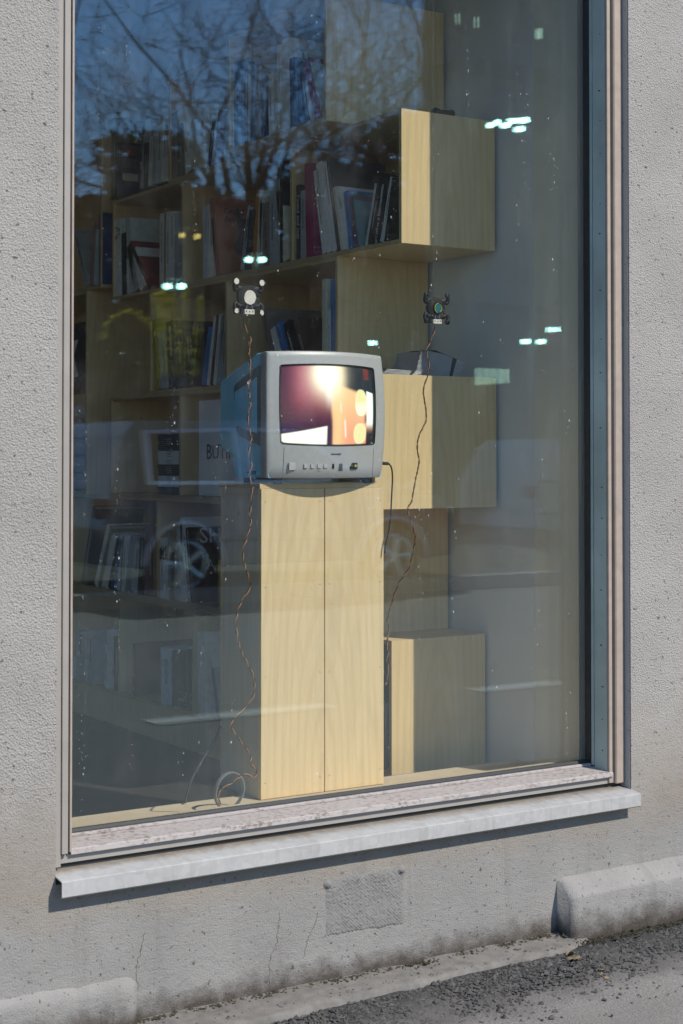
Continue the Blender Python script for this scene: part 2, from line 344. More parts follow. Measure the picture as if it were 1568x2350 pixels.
BOOKS = [
 (2.395, 4.3616, 2.163, 0.0179, 0.076, 0, 0.1, (0.8, 0.8, 0.76), 'white small slim book, first from left, in top box', None),
 (2.395, 4.3418, 2.163, 0.0221, 0.268, 0, 0.19, (0.02, 0.06, 0.2), 'dark navy tall hardback, second from left, in top box', None),
 (2.395, 4.3189, 2.163, 0.0208, 0.265, 0, 0.19, (0.05, 0.22, 0.55), 'blue tall hardback, third from left, in top box', None),
 (2.395, 4.2973, 2.163, 0.0185, 0.26, 0, 0.18, (0.02, 0.06, 0.2), 'dark navy tall hardback, fourth from left, in top box', None),
 (2.395, 4.2779, 2.163, 0.0227, 0.254, 0, 0.18, (0.02, 0.06, 0.2), 'dark navy tall hardback with pale spine lettering, fifth from left, in top box', None),
 (2.395, 4.2524, 2.163, 0.0119, 0.239, 0, 0.17, (0.8, 0.8, 0.76), 'white thin upright book, sixth from left, in top box', None),
 (2.395, 4.2396, 2.163, 0.0255, 0.233, 0, 0.16, (0.05, 0.22, 0.55), 'blue slim hardback, seventh from left, in top box', None),
 (2.395, 4.2133, 2.163, 0.0336, 0.254, 0, 0.18, (0.26, 0.2, 0.16), 'taupe thick paperback, eighth from left, in top box', None),
 (2.395, 4.1769, 2.163, 0.0484, 0.185, 0, 0.2, (0.02, 0.06, 0.2), 'dark navy wide-spined book, ninth from left, in top box', ('MATT WORK', 's', 0.02, 'w')),
 (2.395, 4.1257, 2.163, 0.0254, 0.188, -0.056, 0.13, (0.8, 0.8, 0.76), 'white paperback, tenth from left, in top box', None),
 (2.395, 4.0994, 2.163, 0.0252, 0.186, 0, 0.13, (0.72, 0.68, 0.52), 'cream paperback, eleventh from left, in top box', None),
 (2.395, 4.0723, 2.163, 0.02, 0.262, -0.028, 0.18, (0.8, 0.8, 0.76), 'white very tall paperback, twelfth from left, in top box', None),
 (2.395, 4.0505, 2.163, 0.0434, 0.271, 0, 0.3, (0.8, 0.8, 0.76), 'white very tall paperback with bold cover title, thirteenth from left, in top box', ('The Institute\nof Sociology', 'c', 0.036, 'k')),
 (2.395, 4.0005, 2.163, 0.0282, 0.207, -0.039, 0.14, (0.02, 0.06, 0.2), 'dark navy upright hardback, fourteenth from left, in top box', None),
 (2.395, 3.9676, 2.163, 0.0316, 0.193, -0.041, 0.13, (0.05, 0.22, 0.55), 'blue hardback leaning slightly, fifteenth from left, in top box', None),
 (2.395, 3.92, 2.163, 0.0268, 0.188, -0.194, 0.13, (0.02, 0.06, 0.2), 'dark navy leaning hardback with red lettering, sixteenth from left, in top box', None),
 (2.395, 3.8863, 2.163, 0.0081, 0.189, -0.304, 0.13, (0.8, 0.8, 0.76), 'white thin leaning booklet, seventeenth from left, in top box', None),
 (2.395, 3.864, 2.163, 0.0336, 0.189, -0.356, 0.13, (0.34, 0.02, 0.11), 'crimson steeply leaning hardback, eighteenth from left, in top box', None),
 (2.395, 3.82, 2.163, 0.009, 0.233, -0.444, 0.16, (0.58, 0.62, 0.58), 'pale green tilted book resting on the crimson one, nineteenth from left, in top box', None),
 (2.485, 5.4556, 2.163, 0.0429, 0.299, 0, 0.26, (0.2, 0.19, 0.06), 'olive tall book with photo history title on its cover, first from left, on second shelf', ('En fotohistoria', 'c', 0.022, 'n')),
 (2.485, 5.1789, 2.163, 0.0283, 0.248, 0.176, 0.17, (0.4, 0.43, 0.45), 'grey tall book leaning left, second from left, on second shelf', None),
 (2.485, 5.1754, 2.163, 0.0319, 0.161, 0, 0.11, (0.05, 0.055, 0.06), 'charcoal short book behind the leaning grey one, third from left, on second shelf', None),
 (2.485, 5.1124, 2.163, 0.028, 0.177, 0.08, 0.12, (0.8, 0.8, 0.76), 'white thin paperback tilting right, fourth from left, on second shelf', None),
 (2.485, 5.0851, 2.163, 0.0238, 0.216, 0.045, 0.15, (0.4, 0.43, 0.45), 'grey upright paperback, fifth from left, on second shelf', None),
 (2.485, 5.0378, 2.163, 0.0436, 0.238, 0.074, 0.17, (0.58, 0.62, 0.58), 'pale green broad pale paperback, sixth from left, on second shelf', None),
 (2.485, 4.9991, 2.163, 0.0351, 0.207, 0.066, 0.2, (0.8, 0.8, 0.76), 'white paperback with dark spine text, seventh from left, on second shelf', ('EN HISTORIA OM', 's', 0.012, 'k')),
 (2.485, 4.9978, 2.163, 0.0309, 0.206, 0, 0.2, (0.8, 0.8, 0.76), 'white tall paperback beside its twin, eighth from left, on second shelf', ('FOTOGRAFI I', 's', 0.012, 'k')),
 (2.485, 4.9622, 2.163, 0.0525, 0.23, 0, 0.16, (0.26, 0.2, 0.16), 'taupe wide tall volume, ninth from left, on second shelf', None),
 (2.485, 4.9063, 2.163, 0.0185, 0.197, -0.038, 0.2, (0.1, 0.16, 0.05), 'green book with vertical lettering, tenth from left, on second shelf', ('KERSTIN ANDERSSON', 's', 0.018, 'k')),
 (2.485, 4.8845, 2.163, 0.0359, 0.182, -0.104, 0.13, (0.1, 0.16, 0.05), 'green book leaning behind the lettered one, eleventh from left, on second shelf', None),
 (2.485, 4.8463, 2.163, 0.0486, 0.235, -0.286, 0.16, (0.8, 0.8, 0.76), 'white tall binder leaning left, twelfth from left, on second shelf', None),
 (2.485, 4.7039, 2.163, 0.0867, 0.213, 0.142, 0.15, (0.72, 0.68, 0.52), 'cream wide pale folder leaning right, thirteenth from left, on second shelf', None),
 (2.485, 4.6666, 2.163, 0.0249, 0.158, 0.234, 0.11, (0.02, 0.06, 0.2), 'dark navy book leaning right, fourteenth from left, on second shelf', None),
 (2.485, 4.6523, 2.163, 0.0109, 0.18, 0.192, 0.13, (0.8, 0.8, 0.76), 'white thin board leaning right, fifteenth from left, on second shelf', None),
 (2.485, 4.5805, 2.163, 0.0671, 0.168, 0.209, 0.12, (0.18, 0.02, 0.045), 'maroon broad dark book, sixteenth from left, on second shelf', None),
 (2.485, 4.5389, 2.163, 0.0383, 0.147, 0.091, 0.1, (0.4, 0.43, 0.45), 'grey book tucked under the top box, seventeenth from left, on second shelf', None),
 (2.485, 5.6927, 1.85, 0.0355, 0.253, -0.474, 0.2, (0.4, 0.43, 0.45), 'grey book leaning hard left with lettering, first from left, at far left of third shelf', ('MASS ARCHIVE 11', 's', 0.02, 'k')),
 (2.485, 5.6227, 1.85, 0.0255, 0.243, 0.118, 0.17, (0.4, 0.22, 0.2), 'pink thin book, second from left, at far left of third shelf', None),
 (2.485, 5.5648, 1.85, 0.0485, 0.211, 0.097, 0.15, (0.5, 0.64, 0.72), 'pale paperback, third from left, at far left of third shelf', None),
 (2.485, 5.5635, 1.85, 0.0359, 0.271, 0, 0.19, (0.02, 0.06, 0.2), 'dark navy tall book against box side, fourth from left, at far left of third shelf', None),
 (2.485, 5.4422, 1.795, 0.0202, 0.276, 0, 0.19, (0.02, 0.06, 0.2), 'dark navy thin dark book, first from left, third shelf left bay', None),
 (2.485, 5.4199, 1.795, 0.059, 0.287, -0.03, 0.2, (0.8, 0.8, 0.76), 'white tall paperback with cut-off bold title, second from left, third shelf left bay', ('The\nof T', 'f', 0.03, 'k')),
 (2.485, 5.3549, 1.795, 0.0414, 0.228, -0.035, 0.16, (0.012, 0.012, 0.015), 'dark book, third from left, third shelf left bay', None),
 (2.485, 5.3102, 1.795, 0.0178, 0.281, -0.195, 0.2, (0.8, 0.8, 0.76), 'white thin book leaning left, fourth from left, third shelf left bay', None),
 (2.485, 5.2912, 1.795, 0.0378, 0.278, -0.14, 0.3, (0.58, 0.62, 0.58), 'pale green large folder leaning left, fifth from left, third shelf left bay', None),
 (2.485, 5.251, 1.795, 0.0374, 0.185, -0.368, 0.13, (0.4, 0.43, 0.45), 'grey mottled paperback low between folders, sixth from left, third shelf left bay', None),
 (2.485, 5.2014, 1.795, 0.0424, 0.166, -0.489, 0.12, (0.8, 0.8, 0.76), 'white short paperback leaning left, seventh from left, third shelf left bay', None),
 (2.485, 5.1295, 1.795, 0.0204, 0.245, -0.745, 0.25, (0.3, 0.03, 0.03), 'dark red hardback leaning hard left, eighth from left, third shelf left bay', None),
 (2.485, 5.0462, 1.795, 0.032, 0.26, 0, 0.2, (0.8, 0.8, 0.76), 'white tall paperback with small spine print, ninth from left, third shelf left bay', ('MITT LIV MED VATTEN', 's', 0.014, 'k')),
 (2.485, 5.0111, 1.795, 0.012, 0.275, 0, 0.26, (0.45, 0.24, 0.03), 'amber slim tall book, tenth from left, third shelf left bay', None),
 (2.485, 4.9972, 1.795, 0.0292, 0.259, 0, 0.18, (0.8, 0.8, 0.76), 'white glossy tall paperback, eleventh from left, third shelf left bay', None),
 (2.485, 4.9661, 1.795, 0.0323, 0.256, 0, 0.18, (0.8, 0.8, 0.76), 'white glossy paperback beside the divider, twelfth from left, third shelf left bay', None),
 (2.485, 4.9318, 1.795, 0.0303, 0.249, 0, 0.17, (0.4, 0.43, 0.45), 'grey paperback against the divider, thirteenth from left, third shelf left bay', None),
 (2.485, 4.7165, 1.795, 0.0248, 0.241, 0, 0.17, (0.5, 0.64, 0.72), 'pale blue slim upright book, first from left, third shelf middle bay', None),
 (2.485, 4.6899, 1.795, 0.0089, 0.245, 0, 0.17, (0.8, 0.8, 0.76), 'white very thin upright booklet, second from left, third shelf middle bay', None),
 (2.485, 4.6758, 1.795, 0.043, 0.197, -0.053, 0.14, (0.8, 0.8, 0.76), 'white short book with dotted spine, third from left, third shelf middle bay', None),
 (2.485, 4.6277, 1.795, 0.0303, 0.265, -0.195, 0.27, (0.48, 0.19, 0.12), 'terracotta hardback with portrait cover and name title, fourth from left, third shelf middle bay', ('Grand Theory H\nAnnika von H', 'c', 0.03, 'k')),
 (2.485, 4.4422, 1.795, 0.0235, 0.203, 0.246, 0.2, (0.4, 0.43, 0.45), 'grey book tilting right with spine print, fifth from left, third shelf middle bay', ('ARKITEKTUR', 's', 0.014, 'k')),
 (2.485, 4.3975, 1.795, 0.0402, 0.187, 0.182, 0.13, (0.05, 0.055, 0.06), 'dark book tilting right, sixth from left, third shelf middle bay', None),
 (2.485, 4.3671, 1.795, 0.0216, 0.245, 0.106, 0.24, (0.55, 0.22, 0.03), 'orange tall book tilting right, seventh from left, third shelf middle bay', None),
 (2.485, 4.3409, 1.795, 0.0214, 0.241, 0.09, 0.24, (0.72, 0.68, 0.52), 'cream tall book with short capital title, eighth from left, third shelf middle bay', ('POST', 'c', 0.024, 'k')),
 (2.485, 4.339, 1.795, 0.0165, 0.203, 0, 0.14, (0.4, 0.43, 0.45), 'grey short slim book, ninth from left, third shelf middle bay', None),
 (2.485, 4.3207, 1.795, 0.0383, 0.199, 0, 0.14, (0.26, 0.2, 0.16), 'taupe plain paperback, tenth from left, third shelf middle bay', None),
 (2.485, 4.2788, 1.795, 0.034, 0.261, 0, 0.18, (0.4, 0.43, 0.45), 'grey tall paperback, eleventh from left, third shelf middle bay', None),
 (2.485, 4.2421, 1.795, 0.0253, 0.261, 0, 0.18, (0.4, 0.43, 0.45), 'grey tall paperback beside the speckled one, twelfth from left, third shelf middle bay', None),
 (2.485, 4.2142, 1.795, 0.0177, 0.313, 0, 0.22, (0.012, 0.012, 0.015), 'black speckled tall book, thirteenth from left, third shelf middle bay', None),
 (2.485, 4.1939, 1.795, 0.0332, 0.226, -0.204, 0.24, (0.72, 0.68, 0.52), 'cream folder leaning left, fourteenth from left, third shelf middle bay', None),
 (2.485, 4.116, 1.795, 0.0215, 0.226, 0, 0.2, (0.012, 0.012, 0.015), 'black book with long white spine title, first from left, third shelf right bay', ('Found and lost', 's', 0.022, 'w')),
 (2.485, 4.0919, 1.795, 0.0266, 0.205, 0, 0.14, (0.4, 0.43, 0.45), 'grey short book with photo spine, second from left, third shelf right bay', None),
 (2.485, 4.0584, 1.795, 0.0184, 0.284, -0.041, 0.2, (0.34, 0.02, 0.11), 'crimson tall hardback, third from left, third shelf right bay', None),
 (2.485, 4.0374, 1.795, 0.0234, 0.281, -0.047, 0.26, (0.34, 0.02, 0.11), 'crimson wide hardback leaning left, fourth from left, third shelf right bay', None),
 (2.485, 3.9678, 1.795, 0.024, 0.259, -0.204, 0.18, (0.8, 0.8, 0.76), 'white leaning paperback, lower than its neighbours, fifth from left, third shelf right bay', None),
 (2.485, 3.9416, 1.795, 0.0269, 0.28, -0.231, 0.2, (0.8, 0.8, 0.76), 'white tall thick paperback leaning left, sixth from left, third shelf right bay', None),
 (2.485, 3.9114, 1.795, 0.0219, 0.272, -0.209, 0.19, (0.8, 0.8, 0.76), 'white tall thinner paperback leaning left, seventh from left, third shelf right bay', None),
 (2.485, 3.8866, 1.795, 0.0153, 0.285, -0.219, 0.2, (0.05, 0.055, 0.06), 'charcoal tall book leaning left, eighth from left, third shelf right bay', None),
 (2.485, 3.8677, 1.795, 0.0103, 0.195, -0.227, 0.14, (0.72, 0.68, 0.52), 'cream short book with black spine mark, ninth from left, third shelf right bay', None),
 (2.485, 3.8554, 1.795, 0.0103, 0.194, -0.223, 0.14, (0.8, 0.8, 0.76), 'white short slim paperback, tenth from left, third shelf right bay', None),
 (2.485, 3.8432, 1.795, 0.0079, 0.192, -0.224, 0.16, (0.8, 0.8, 0.76), 'white short paperback with spine text, eleventh from left, third shelf right bay', ('LAND', 's', 0.014, 'k')),
 (2.485, 3.8335, 1.795, 0.0063, 0.19, -0.216, 0.24, (0.8, 0.8, 0.76), 'white short paperback leaning left, twelfth from left, third shelf right bay', None),
 (2.485, 3.8246, 1.795, 0.0214, 0.17, -0.16, 0.12, (0.05, 0.22, 0.55), 'blue short leaning book, thirteenth from left, third shelf right bay', None),
 (2.485, 3.7957, 1.795, 0.0195, 0.151, -0.192, 0.11, (0.2, 0.1, 0.14), 'mauve thin leaning book, fourteenth from left, third shelf right bay', None),
 (2.485, 3.7743, 1.795, 0.0069, 0.167, -0.251, 0.26, (0.1, 0.28, 0.3), 'teal leaning book showing its cover, fifteenth from left, third shelf right bay', None),
 (2.485, 3.7335, 1.795, 0.0082, 0.176, 0.29, 0.12, (0.58, 0.62, 0.58), 'pale green thin book leaning right, sixteenth from left, third shelf right bay', None),
 (2.485, 3.7071, 1.795, 0.0215, 0.178, 0.281, 0.12, (0.012, 0.012, 0.015), 'black book leaning right, seventeenth from left, third shelf right bay', None),
 (2.485, 3.6695, 1.795, 0.0351, 0.193, 0.221, 0.2, (0.012, 0.012, 0.015), 'black book with white spine names, eighteenth from left, third shelf right bay', ('Hanna Norberg & Birger Johansen', 's', 0.014, 'w')),
 (2.485, 3.6491, 1.795, 0.0167, 0.18, 0.281, 0.13, (0.58, 0.62, 0.58), 'pale green taller grey-green book leaning right, nineteenth from left, third shelf right bay', None),
 (2.485, 3.6363, 1.795, 0.0102, 0.177, 0.231, 0.2, (0.012, 0.012, 0.015), 'black book by the box end with small letter, twentieth from left, third shelf right bay', ('H', 'c', 0.04, 'w')),
 (2.485, 5.0677, 1.43, 0.0309, 0.253, -0.184, 0.2, (0.5, 0.42, 0.03), 'tall yellow book leaning left, first from left, fourth shelf left bay', None),
 (2.485, 5.0301, 1.43, 0.0254, 0.203, -0.178, 0.14, (0.4, 0.43, 0.45), 'grey thin leaning booklet, second from left, fourth shelf left bay', None),
 (2.485, 5.0009, 1.43, 0.025, 0.202, -0.205, 0.14, (0.4, 0.43, 0.45), 'grey thin leaning booklet by its twin, third from left, fourth shelf left bay', None),
 (2.485, 4.9666, 1.43, 0.0583, 0.234, -0.141, 0.16, (0.012, 0.012, 0.015), 'dark book leaning left, fourth from left, fourth shelf left bay', None),
 (2.485, 4.9018, 1.43, 0.0572, 0.217, -0.136, 0.15, (0.05, 0.055, 0.06), 'dark book leaning left, fifth from left, fourth shelf left bay', None),
 (2.485, 4.8382, 1.43, 0.0514, 0.188, -0.099, 0.13, (0.012, 0.012, 0.015), 'black short dark book, sixth from left, fourth shelf left bay', None),
 (2.485, 4.6977, 1.43, 0.0321, 0.195, 0.247, 0.22, (0.05, 0.22, 0.55), 'blue book leaning right, seventh from left, fourth shelf left bay', None),
 (2.485, 4.6737, 1.43, 0.0203, 0.232, 0.225, 0.16, (0.8, 0.8, 0.76), 'white book leaning right, eighth from left, fourth shelf left bay', None),
 (2.485, 4.6523, 1.43, 0.0179, 0.232, 0.192, 0.16, (0.12, 0.06, 0.04), 'brown thin book leaning right, ninth from left, fourth shelf left bay', None),
 (2.485, 4.6286, 1.43, 0.0201, 0.233, 0.19, 0.16, (0.8, 0.8, 0.76), 'thin white book leaning right, tenth from left, fourth shelf left bay', None),
 (2.485, 4.6004, 1.43, 0.0247, 0.228, 0.141, 0.16, (0.4, 0.43, 0.45), 'grey book leaning right, eleventh from left, fourth shelf left bay', None),
 (2.485, 4.5656, 1.43, 0.0316, 0.228, 0.078, 0.16, (0.4, 0.43, 0.45), 'grey book against the divider, twelfth from left, fourth shelf left bay', None),
 (2.485, 4.2834, 1.43, 0.036, 0.226, -0.21, 0.2, (0.26, 0.2, 0.16), 'taupe book leaning left, first from left, fourth shelf behind television', None),
 (2.485, 4.2046, 1.43, 0.0346, 0.172, -0.411, 0.1, (0.8, 0.8, 0.76), 'checkered white book leaning left, second from left, fourth shelf behind television', None),
 (2.485, 4.1639, 1.43, 0.0247, 0.188, -0.44, 0.1, (0.05, 0.22, 0.55), 'blue book leaning left, third from left, fourth shelf behind television', None),
 (2.485, 4.1139, 1.43, 0.033, 0.187, -0.446, 0.16, (0.012, 0.012, 0.015), 'black book leaning left, fourth from left, fourth shelf behind television', ('Latent Lunch', 's', 0.016, 'w')),
 (2.485, 4.0472, 1.43, 0.025, 0.197, -0.467, 0.16, (0.12, 0.06, 0.04), 'brown book leaning left, fifth from left, fourth shelf behind television', None),
 (2.485, 3.9688, 1.43, 0.0217, 0.287, 0, 0.2, (0.72, 0.68, 0.52), 'tall thin cream book, sixth from left, fourth shelf behind television', None),
 (2.485, 3.9388, 1.43, 0.0141, 0.197, 0, 0.14, (0.8, 0.8, 0.76), 'short white book by the end panel, seventh from left, fourth shelf behind television', None),
 (2.485, 3.9221, 1.43, 0.014, 0.281, 0, 0.2, (0.05, 0.22, 0.55), 'glossy dark blue book by the end panel, eighth from left, fourth shelf behind television', None),
 (2.485, 5.6829, 0.69, 0.0391, 0.312, 0.35, 0.2, (0.05, 0.055, 0.06), 'dark board leaning right, first from left, sixth shelf left bay', None),
 (2.485, 5.5715, 0.69, 0.0272, 0.256, 0.461, 0.18, (0.8, 0.8, 0.76), 'pale book leaning right, second from left, sixth shelf left bay', None),
 (2.485, 5.5373, 0.69, 0.027, 0.25, 0.452, 0.27, (0.2, 0.19, 0.06), 'yellow book leaning right, third from left, sixth shelf left bay', None),
 (2.485, 5.5179, 0.69, 0.0141, 0.214, 0.4, 0.15, (0.8, 0.8, 0.76), 'thin white book leaning right, fourth from left, sixth shelf left bay', None),
 (2.485, 5.4794, 0.69, 0.0334, 0.214, 0.387, 0.15, (0.8, 0.8, 0.76), 'white book leaning right, fifth from left, sixth shelf left bay', None),
 (2.485, 5.4492, 0.69, 0.0243, 0.197, 0.379, 0.14, (0.012, 0.012, 0.015), 'short black book leaning right, sixth from left, sixth shelf left bay', None),
 (2.485, 5.4287, 0.69, 0.0157, 0.194, 0.305, 0.14, (0.02, 0.06, 0.2), 'dark navy slim book leaning right, seventh from left, sixth shelf left bay', None),
 (2.485, 5.4005, 0.69, 0.0234, 0.191, 0.266, 0.13, (0.05, 0.22, 0.55), 'blue book leaning right, eighth from left, sixth shelf left bay', None),
 (2.485, 5.3756, 0.69, 0.0206, 0.207, 0.189, 0.14, (0.8, 0.8, 0.76), 'white book leaning right with smudged spine, ninth from left, sixth shelf left bay', None),
 (2.485, 5.3571, 0.69, 0.0145, 0.206, 0.121, 0.14, (0.4, 0.43, 0.45), 'grey thin book leaning right, tenth from left, sixth shelf left bay', None),
 (2.485, 5.3294, 0.69, 0.0252, 0.206, 0.098, 0.14, (0.8, 0.8, 0.76), 'white book leaning right beside the roll, eleventh from left, sixth shelf left bay', None),
 (2.485, 5.2839, 0.69, 0.0406, 0.202, 0.228, 0.14, (0.4, 0.43, 0.45), 'grey book leaning right, twelfth from left, sixth shelf left bay', None),
 (2.485, 5.2226, 0.69, 0.0547, 0.186, 0.213, 0.13, (0.58, 0.62, 0.58), 'pale green roll-like volume, thirteenth from left, sixth shelf left bay', None),
 (2.485, 5.1755, 0.69, 0.0432, 0.201, 0.089, 0.14, (0.012, 0.012, 0.015), 'black book, fourteenth from left, sixth shelf left bay', None),
 (2.485, 5.1348, 0.69, 0.0296, 0.244, 0.03, 0.17, (0.2, 0.1, 0.14), 'mauve tall brownish paperback, fifteenth from left, sixth shelf left bay', None),
 (2.485, 5.1334, 0.69, 0.0408, 0.244, 0, 0.17, (0.12, 0.06, 0.04), 'tall brown paperback, sixteenth from left, sixth shelf left bay', None),
 (2.485, 5.0903, 0.69, 0.0177, 0.197, 0, 0.14, (0.36, 0.26, 0.16), 'thin tan booklet, seventeenth from left, sixth shelf left bay', None),
 (2.485, 5.038, 0.69, 0.0341, 0.211, 0, 0.2, (0.8, 0.8, 0.76), 'white book with black torn-edge band, first from left, sixth shelf right bay', ('Eva Hesse Diaries', 's', 0.012, 'k')),
 (2.485, 5.0004, 0.69, 0.0241, 0.214, 0, 0.2, (0.8, 0.8, 0.76), 'second white book with black torn-edge band, second from left, sixth shelf right bay', ('Eva Hesse Diaries', 's', 0.012, 'k')),
 (2.485, 4.9728, 0.69, 0.0157, 0.238, -0.028, 0.17, (0.4, 0.43, 0.45), 'grey tall thin book, third from left, sixth shelf right bay', None),
 (2.485, 4.9536, 0.69, 0.0278, 0.237, 0, 0.17, (0.36, 0.26, 0.16), 'tall tan paperback, fourth from left, sixth shelf right bay', None),
 (2.485, 4.9223, 0.69, 0.0153, 0.195, -0.103, 0.14, (0.58, 0.62, 0.58), 'pale green short thin booklet, fifth from left, sixth shelf right bay', None),
 (2.485, 4.9034, 0.69, 0.0206, 0.25, -0.043, 0.17, (0.58, 0.62, 0.58), 'pale green tall thin book, sixth from left, sixth shelf right bay', None),
 (2.485, 4.8792, 0.69, 0.0218, 0.259, -0.041, 0.18, (0.8, 0.8, 0.76), 'tall white booklet, seventh from left, sixth shelf right bay', None),
 (2.485, 4.854, 0.69, 0.0176, 0.286, -0.117, 0.2, (0.8, 0.8, 0.76), 'tallest white booklet, eighth from left, sixth shelf right bay', None),
 (2.485, 4.8197, 0.69, 0.0134, 0.253, -0.183, 0.2, (0.8, 0.8, 0.76), 'white paperback with long spine title, ninth from left, sixth shelf right bay', ('SUBURBAN SHOPPER LANE', 's', 0.02, 'k')),
 (2.485, 4.804, 0.69, 0.0287, 0.253, -0.161, 0.3, (0.012, 0.012, 0.015), 'black book with large white cover letters, tenth from left, sixth shelf right bay', ('SHO', 'c', 0.075, 'w')),
 (2.485, 4.6103, 0.69, 0.0127, 0.154, 0, 0.2, (0.5, 0.42, 0.03), 'yellow-green book by the cabinet, eleventh from left, sixth shelf right bay', ('THE HOUSE NORTH REAL', 's', 0.016, 'k')),
 (2.485, 5.7649, 0.34, 0.0851, 0.191, 0, 0.13, (0.4, 0.43, 0.45), 'pale folder, first from left, lowest shelf left bay', None),
 (2.485, 5.6602, 0.34, 0.0643, 0.203, 0, 0.14, (0.4, 0.43, 0.45), 'faint grey folder, second from left, lowest shelf left bay', None),
 (2.485, 5.4969, 0.34, 0.0207, 0.158, 0, 0.2, (0.8, 0.8, 0.76), 'thin white book with spine print, third from left, lowest shelf left bay', ('MODERNA MUSEET', 's', 0.012, 'k')),
 (2.485, 5.4594, 0.34, 0.036, 0.217, -0.114, 0.15, (0.8, 0.8, 0.76), 'broad white book leaning left, fourth from left, lowest shelf left bay', None),
 (2.485, 5.4189, 0.34, 0.0514, 0.199, 0, 0.14, (0.12, 0.06, 0.04), 'brown book against the divider, fifth from left, lowest shelf left bay', None),
 (2.485, 5.2528, 0.34, 0.0125, 0.188, 0, 0.3, (0.12, 0.06, 0.04), 'large reddish brown book turned cover outward, first from left, lowest shelf middle bay', None),
 (2.485, 5.025, 0.34, 0.0794, 0.196, -0.033, 0.2, (0.5, 0.64, 0.72), 'pale blue book with two small print blocks, second from left, lowest shelf middle bay', ('KORELL\nKESPER', 'f', 0.014, 'k')),
 (2.485, 4.9417, 0.34, 0.0083, 0.194, 0, 0.26, (0.05, 0.055, 0.06), 'brown book behind the pale blue one, third from left, lowest shelf middle bay', None),
 (2.485, 4.831, 0.34, 0.0226, 0.209, -0.033, 0.15, (0.12, 0.06, 0.04), 'brown book by the divider, fourth from left, lowest shelf middle bay', None),
 (2.485, 4.7439, 0.34, 0.0545, 0.275, -0.056, 0.22, (0.8, 0.8, 0.76), 'white box file with ruled spine, first from left, lowest shelf right bay', None),
 (2.485, 4.6094, 0.34, 0.0124, 0.249, -0.275, 0.06, (0.8, 0.8, 0.76), 'thin white strip leaning left, second from left, lowest shelf right bay', None),
 (2.485, 4.6163, 0.34, 0.0257, 0.168, -0.253, 0.12, (0.58, 0.62, 0.58), 'pale folder leaning left, third from left, lowest shelf right bay', None),
]
WIRE_L = [(1.8021, 3.228, 1.5316), (1.8032, 3.228, 1.5175), (1.8137, 3.228, 1.4987), (1.8241, 3.228, 1.4779), (1.8207, 3.228, 1.4555), (1.8231, 3.228, 1.4251), (1.8254, 3.228, 1.3928), (1.8185, 3.228, 1.3693), (1.8243, 3.228, 1.3289), (1.8174, 3.228, 1.2985), (1.821, 3.228, 1.2682), (1.8268, 3.228, 1.248), (1.8199, 3.228, 1.2126), (1.8269, 3.228, 1.1873), (1.8223, 3.228, 1.157), (1.8281, 3.228, 1.1398), (1.827, 3.228, 1.1014), (1.8224, 3.228, 1.0661), (1.8259, 3.228, 1.0509), (1.8144, 3.228, 1.0159), (1.8052, 3.228, 0.989), (1.8075, 3.228, 0.9607), (1.8214, 3.228, 0.92), (1.8226, 3.228, 0.8998), (1.7985, 3.228, 0.8657), (1.7893, 3.228, 0.8411), (1.7871, 3.228, 0.8112), (1.7986, 3.228, 0.7604), (1.8217, 3.228, 0.7187), (1.8345, 3.228, 0.6896), (1.8322, 3.228, 0.6475), (1.808, 3.228, 0.6244), (1.7772, 3.228, 0.5971), (1.7761, 3.228, 0.5803), (1.8024, 3.228, 0.5449), (1.8255, 3.228, 0.5125), (1.8244, 3.228, 0.4956), (1.8406, 3.228, 0.4779), (1.836, 3.228, 0.4633), (1.8083, 3.228, 0.4713), (1.7797, 3.228, 0.4574), (1.7491, 3.228, 0.4439), (1.7412, 3.228, 0.4319), (1.7457, 3.228, 0.4116)]
WIRE_R = [(2.4265, 3.33, 1.5449), (2.4277, 3.3317, 1.5315), (2.4191, 3.3333, 1.5065), (2.405, 3.335, 1.4779), (2.4145, 3.3367, 1.4389), (2.4101, 3.3383, 1.4107), (2.3988, 3.34, 1.3767), (2.4057, 3.34, 1.3319), (2.407, 3.34, 1.2982), (2.3849, 3.34, 1.2587), (2.3793, 3.34, 1.2251), (2.3848, 3.34, 1.1915), (2.371, 3.34, 1.1357), (2.3614, 3.34, 1.0912), (2.3491, 3.34, 1.0713), (2.3572, 3.34, 1.0411), (2.3852, 3.3583, 0.9984), (2.3913, 3.3767, 0.9603), (2.3932, 3.395, 0.9198), (2.3714, 3.4133, 0.8743), (2.3634, 3.4317, 0.8281), (2.3621, 3.45, 0.7813), (2.3649, 3.45, 0.7471), (2.3593, 3.45, 0.719), (2.3635, 3.45, 0.6961), (2.3607, 3.45, 0.6735), (2.3634, 3.45, 0.645), (2.362, 3.45, 0.6224), (2.3538, 3.45, 0.6094)]
JACK_WIRE = [(2.3105, 3.39, 1.1882), (2.3241, 3.39, 1.187), (2.3336, 3.39, 1.1747), (2.3363, 3.39, 1.1466), (2.3335, 3.39, 1.1017), (2.3308, 3.39, 1.0569), (2.3239, 3.39, 1.0122), (2.3158, 3.39, 0.9844), (2.3117, 3.39, 0.9566)]
BLACK_CABLE = [(1.7757583249014397, 3.46, 0.3691575867104647), (1.8140734484546963, 3.5, 0.41273791200722076), (1.8711931131522697, 3.54, 0.45922875314782097), (1.9257982956956623, 3.5799999999999996, 0.49692585105749576), (1.959901853360743, 3.62, 0.5212792695556754)]

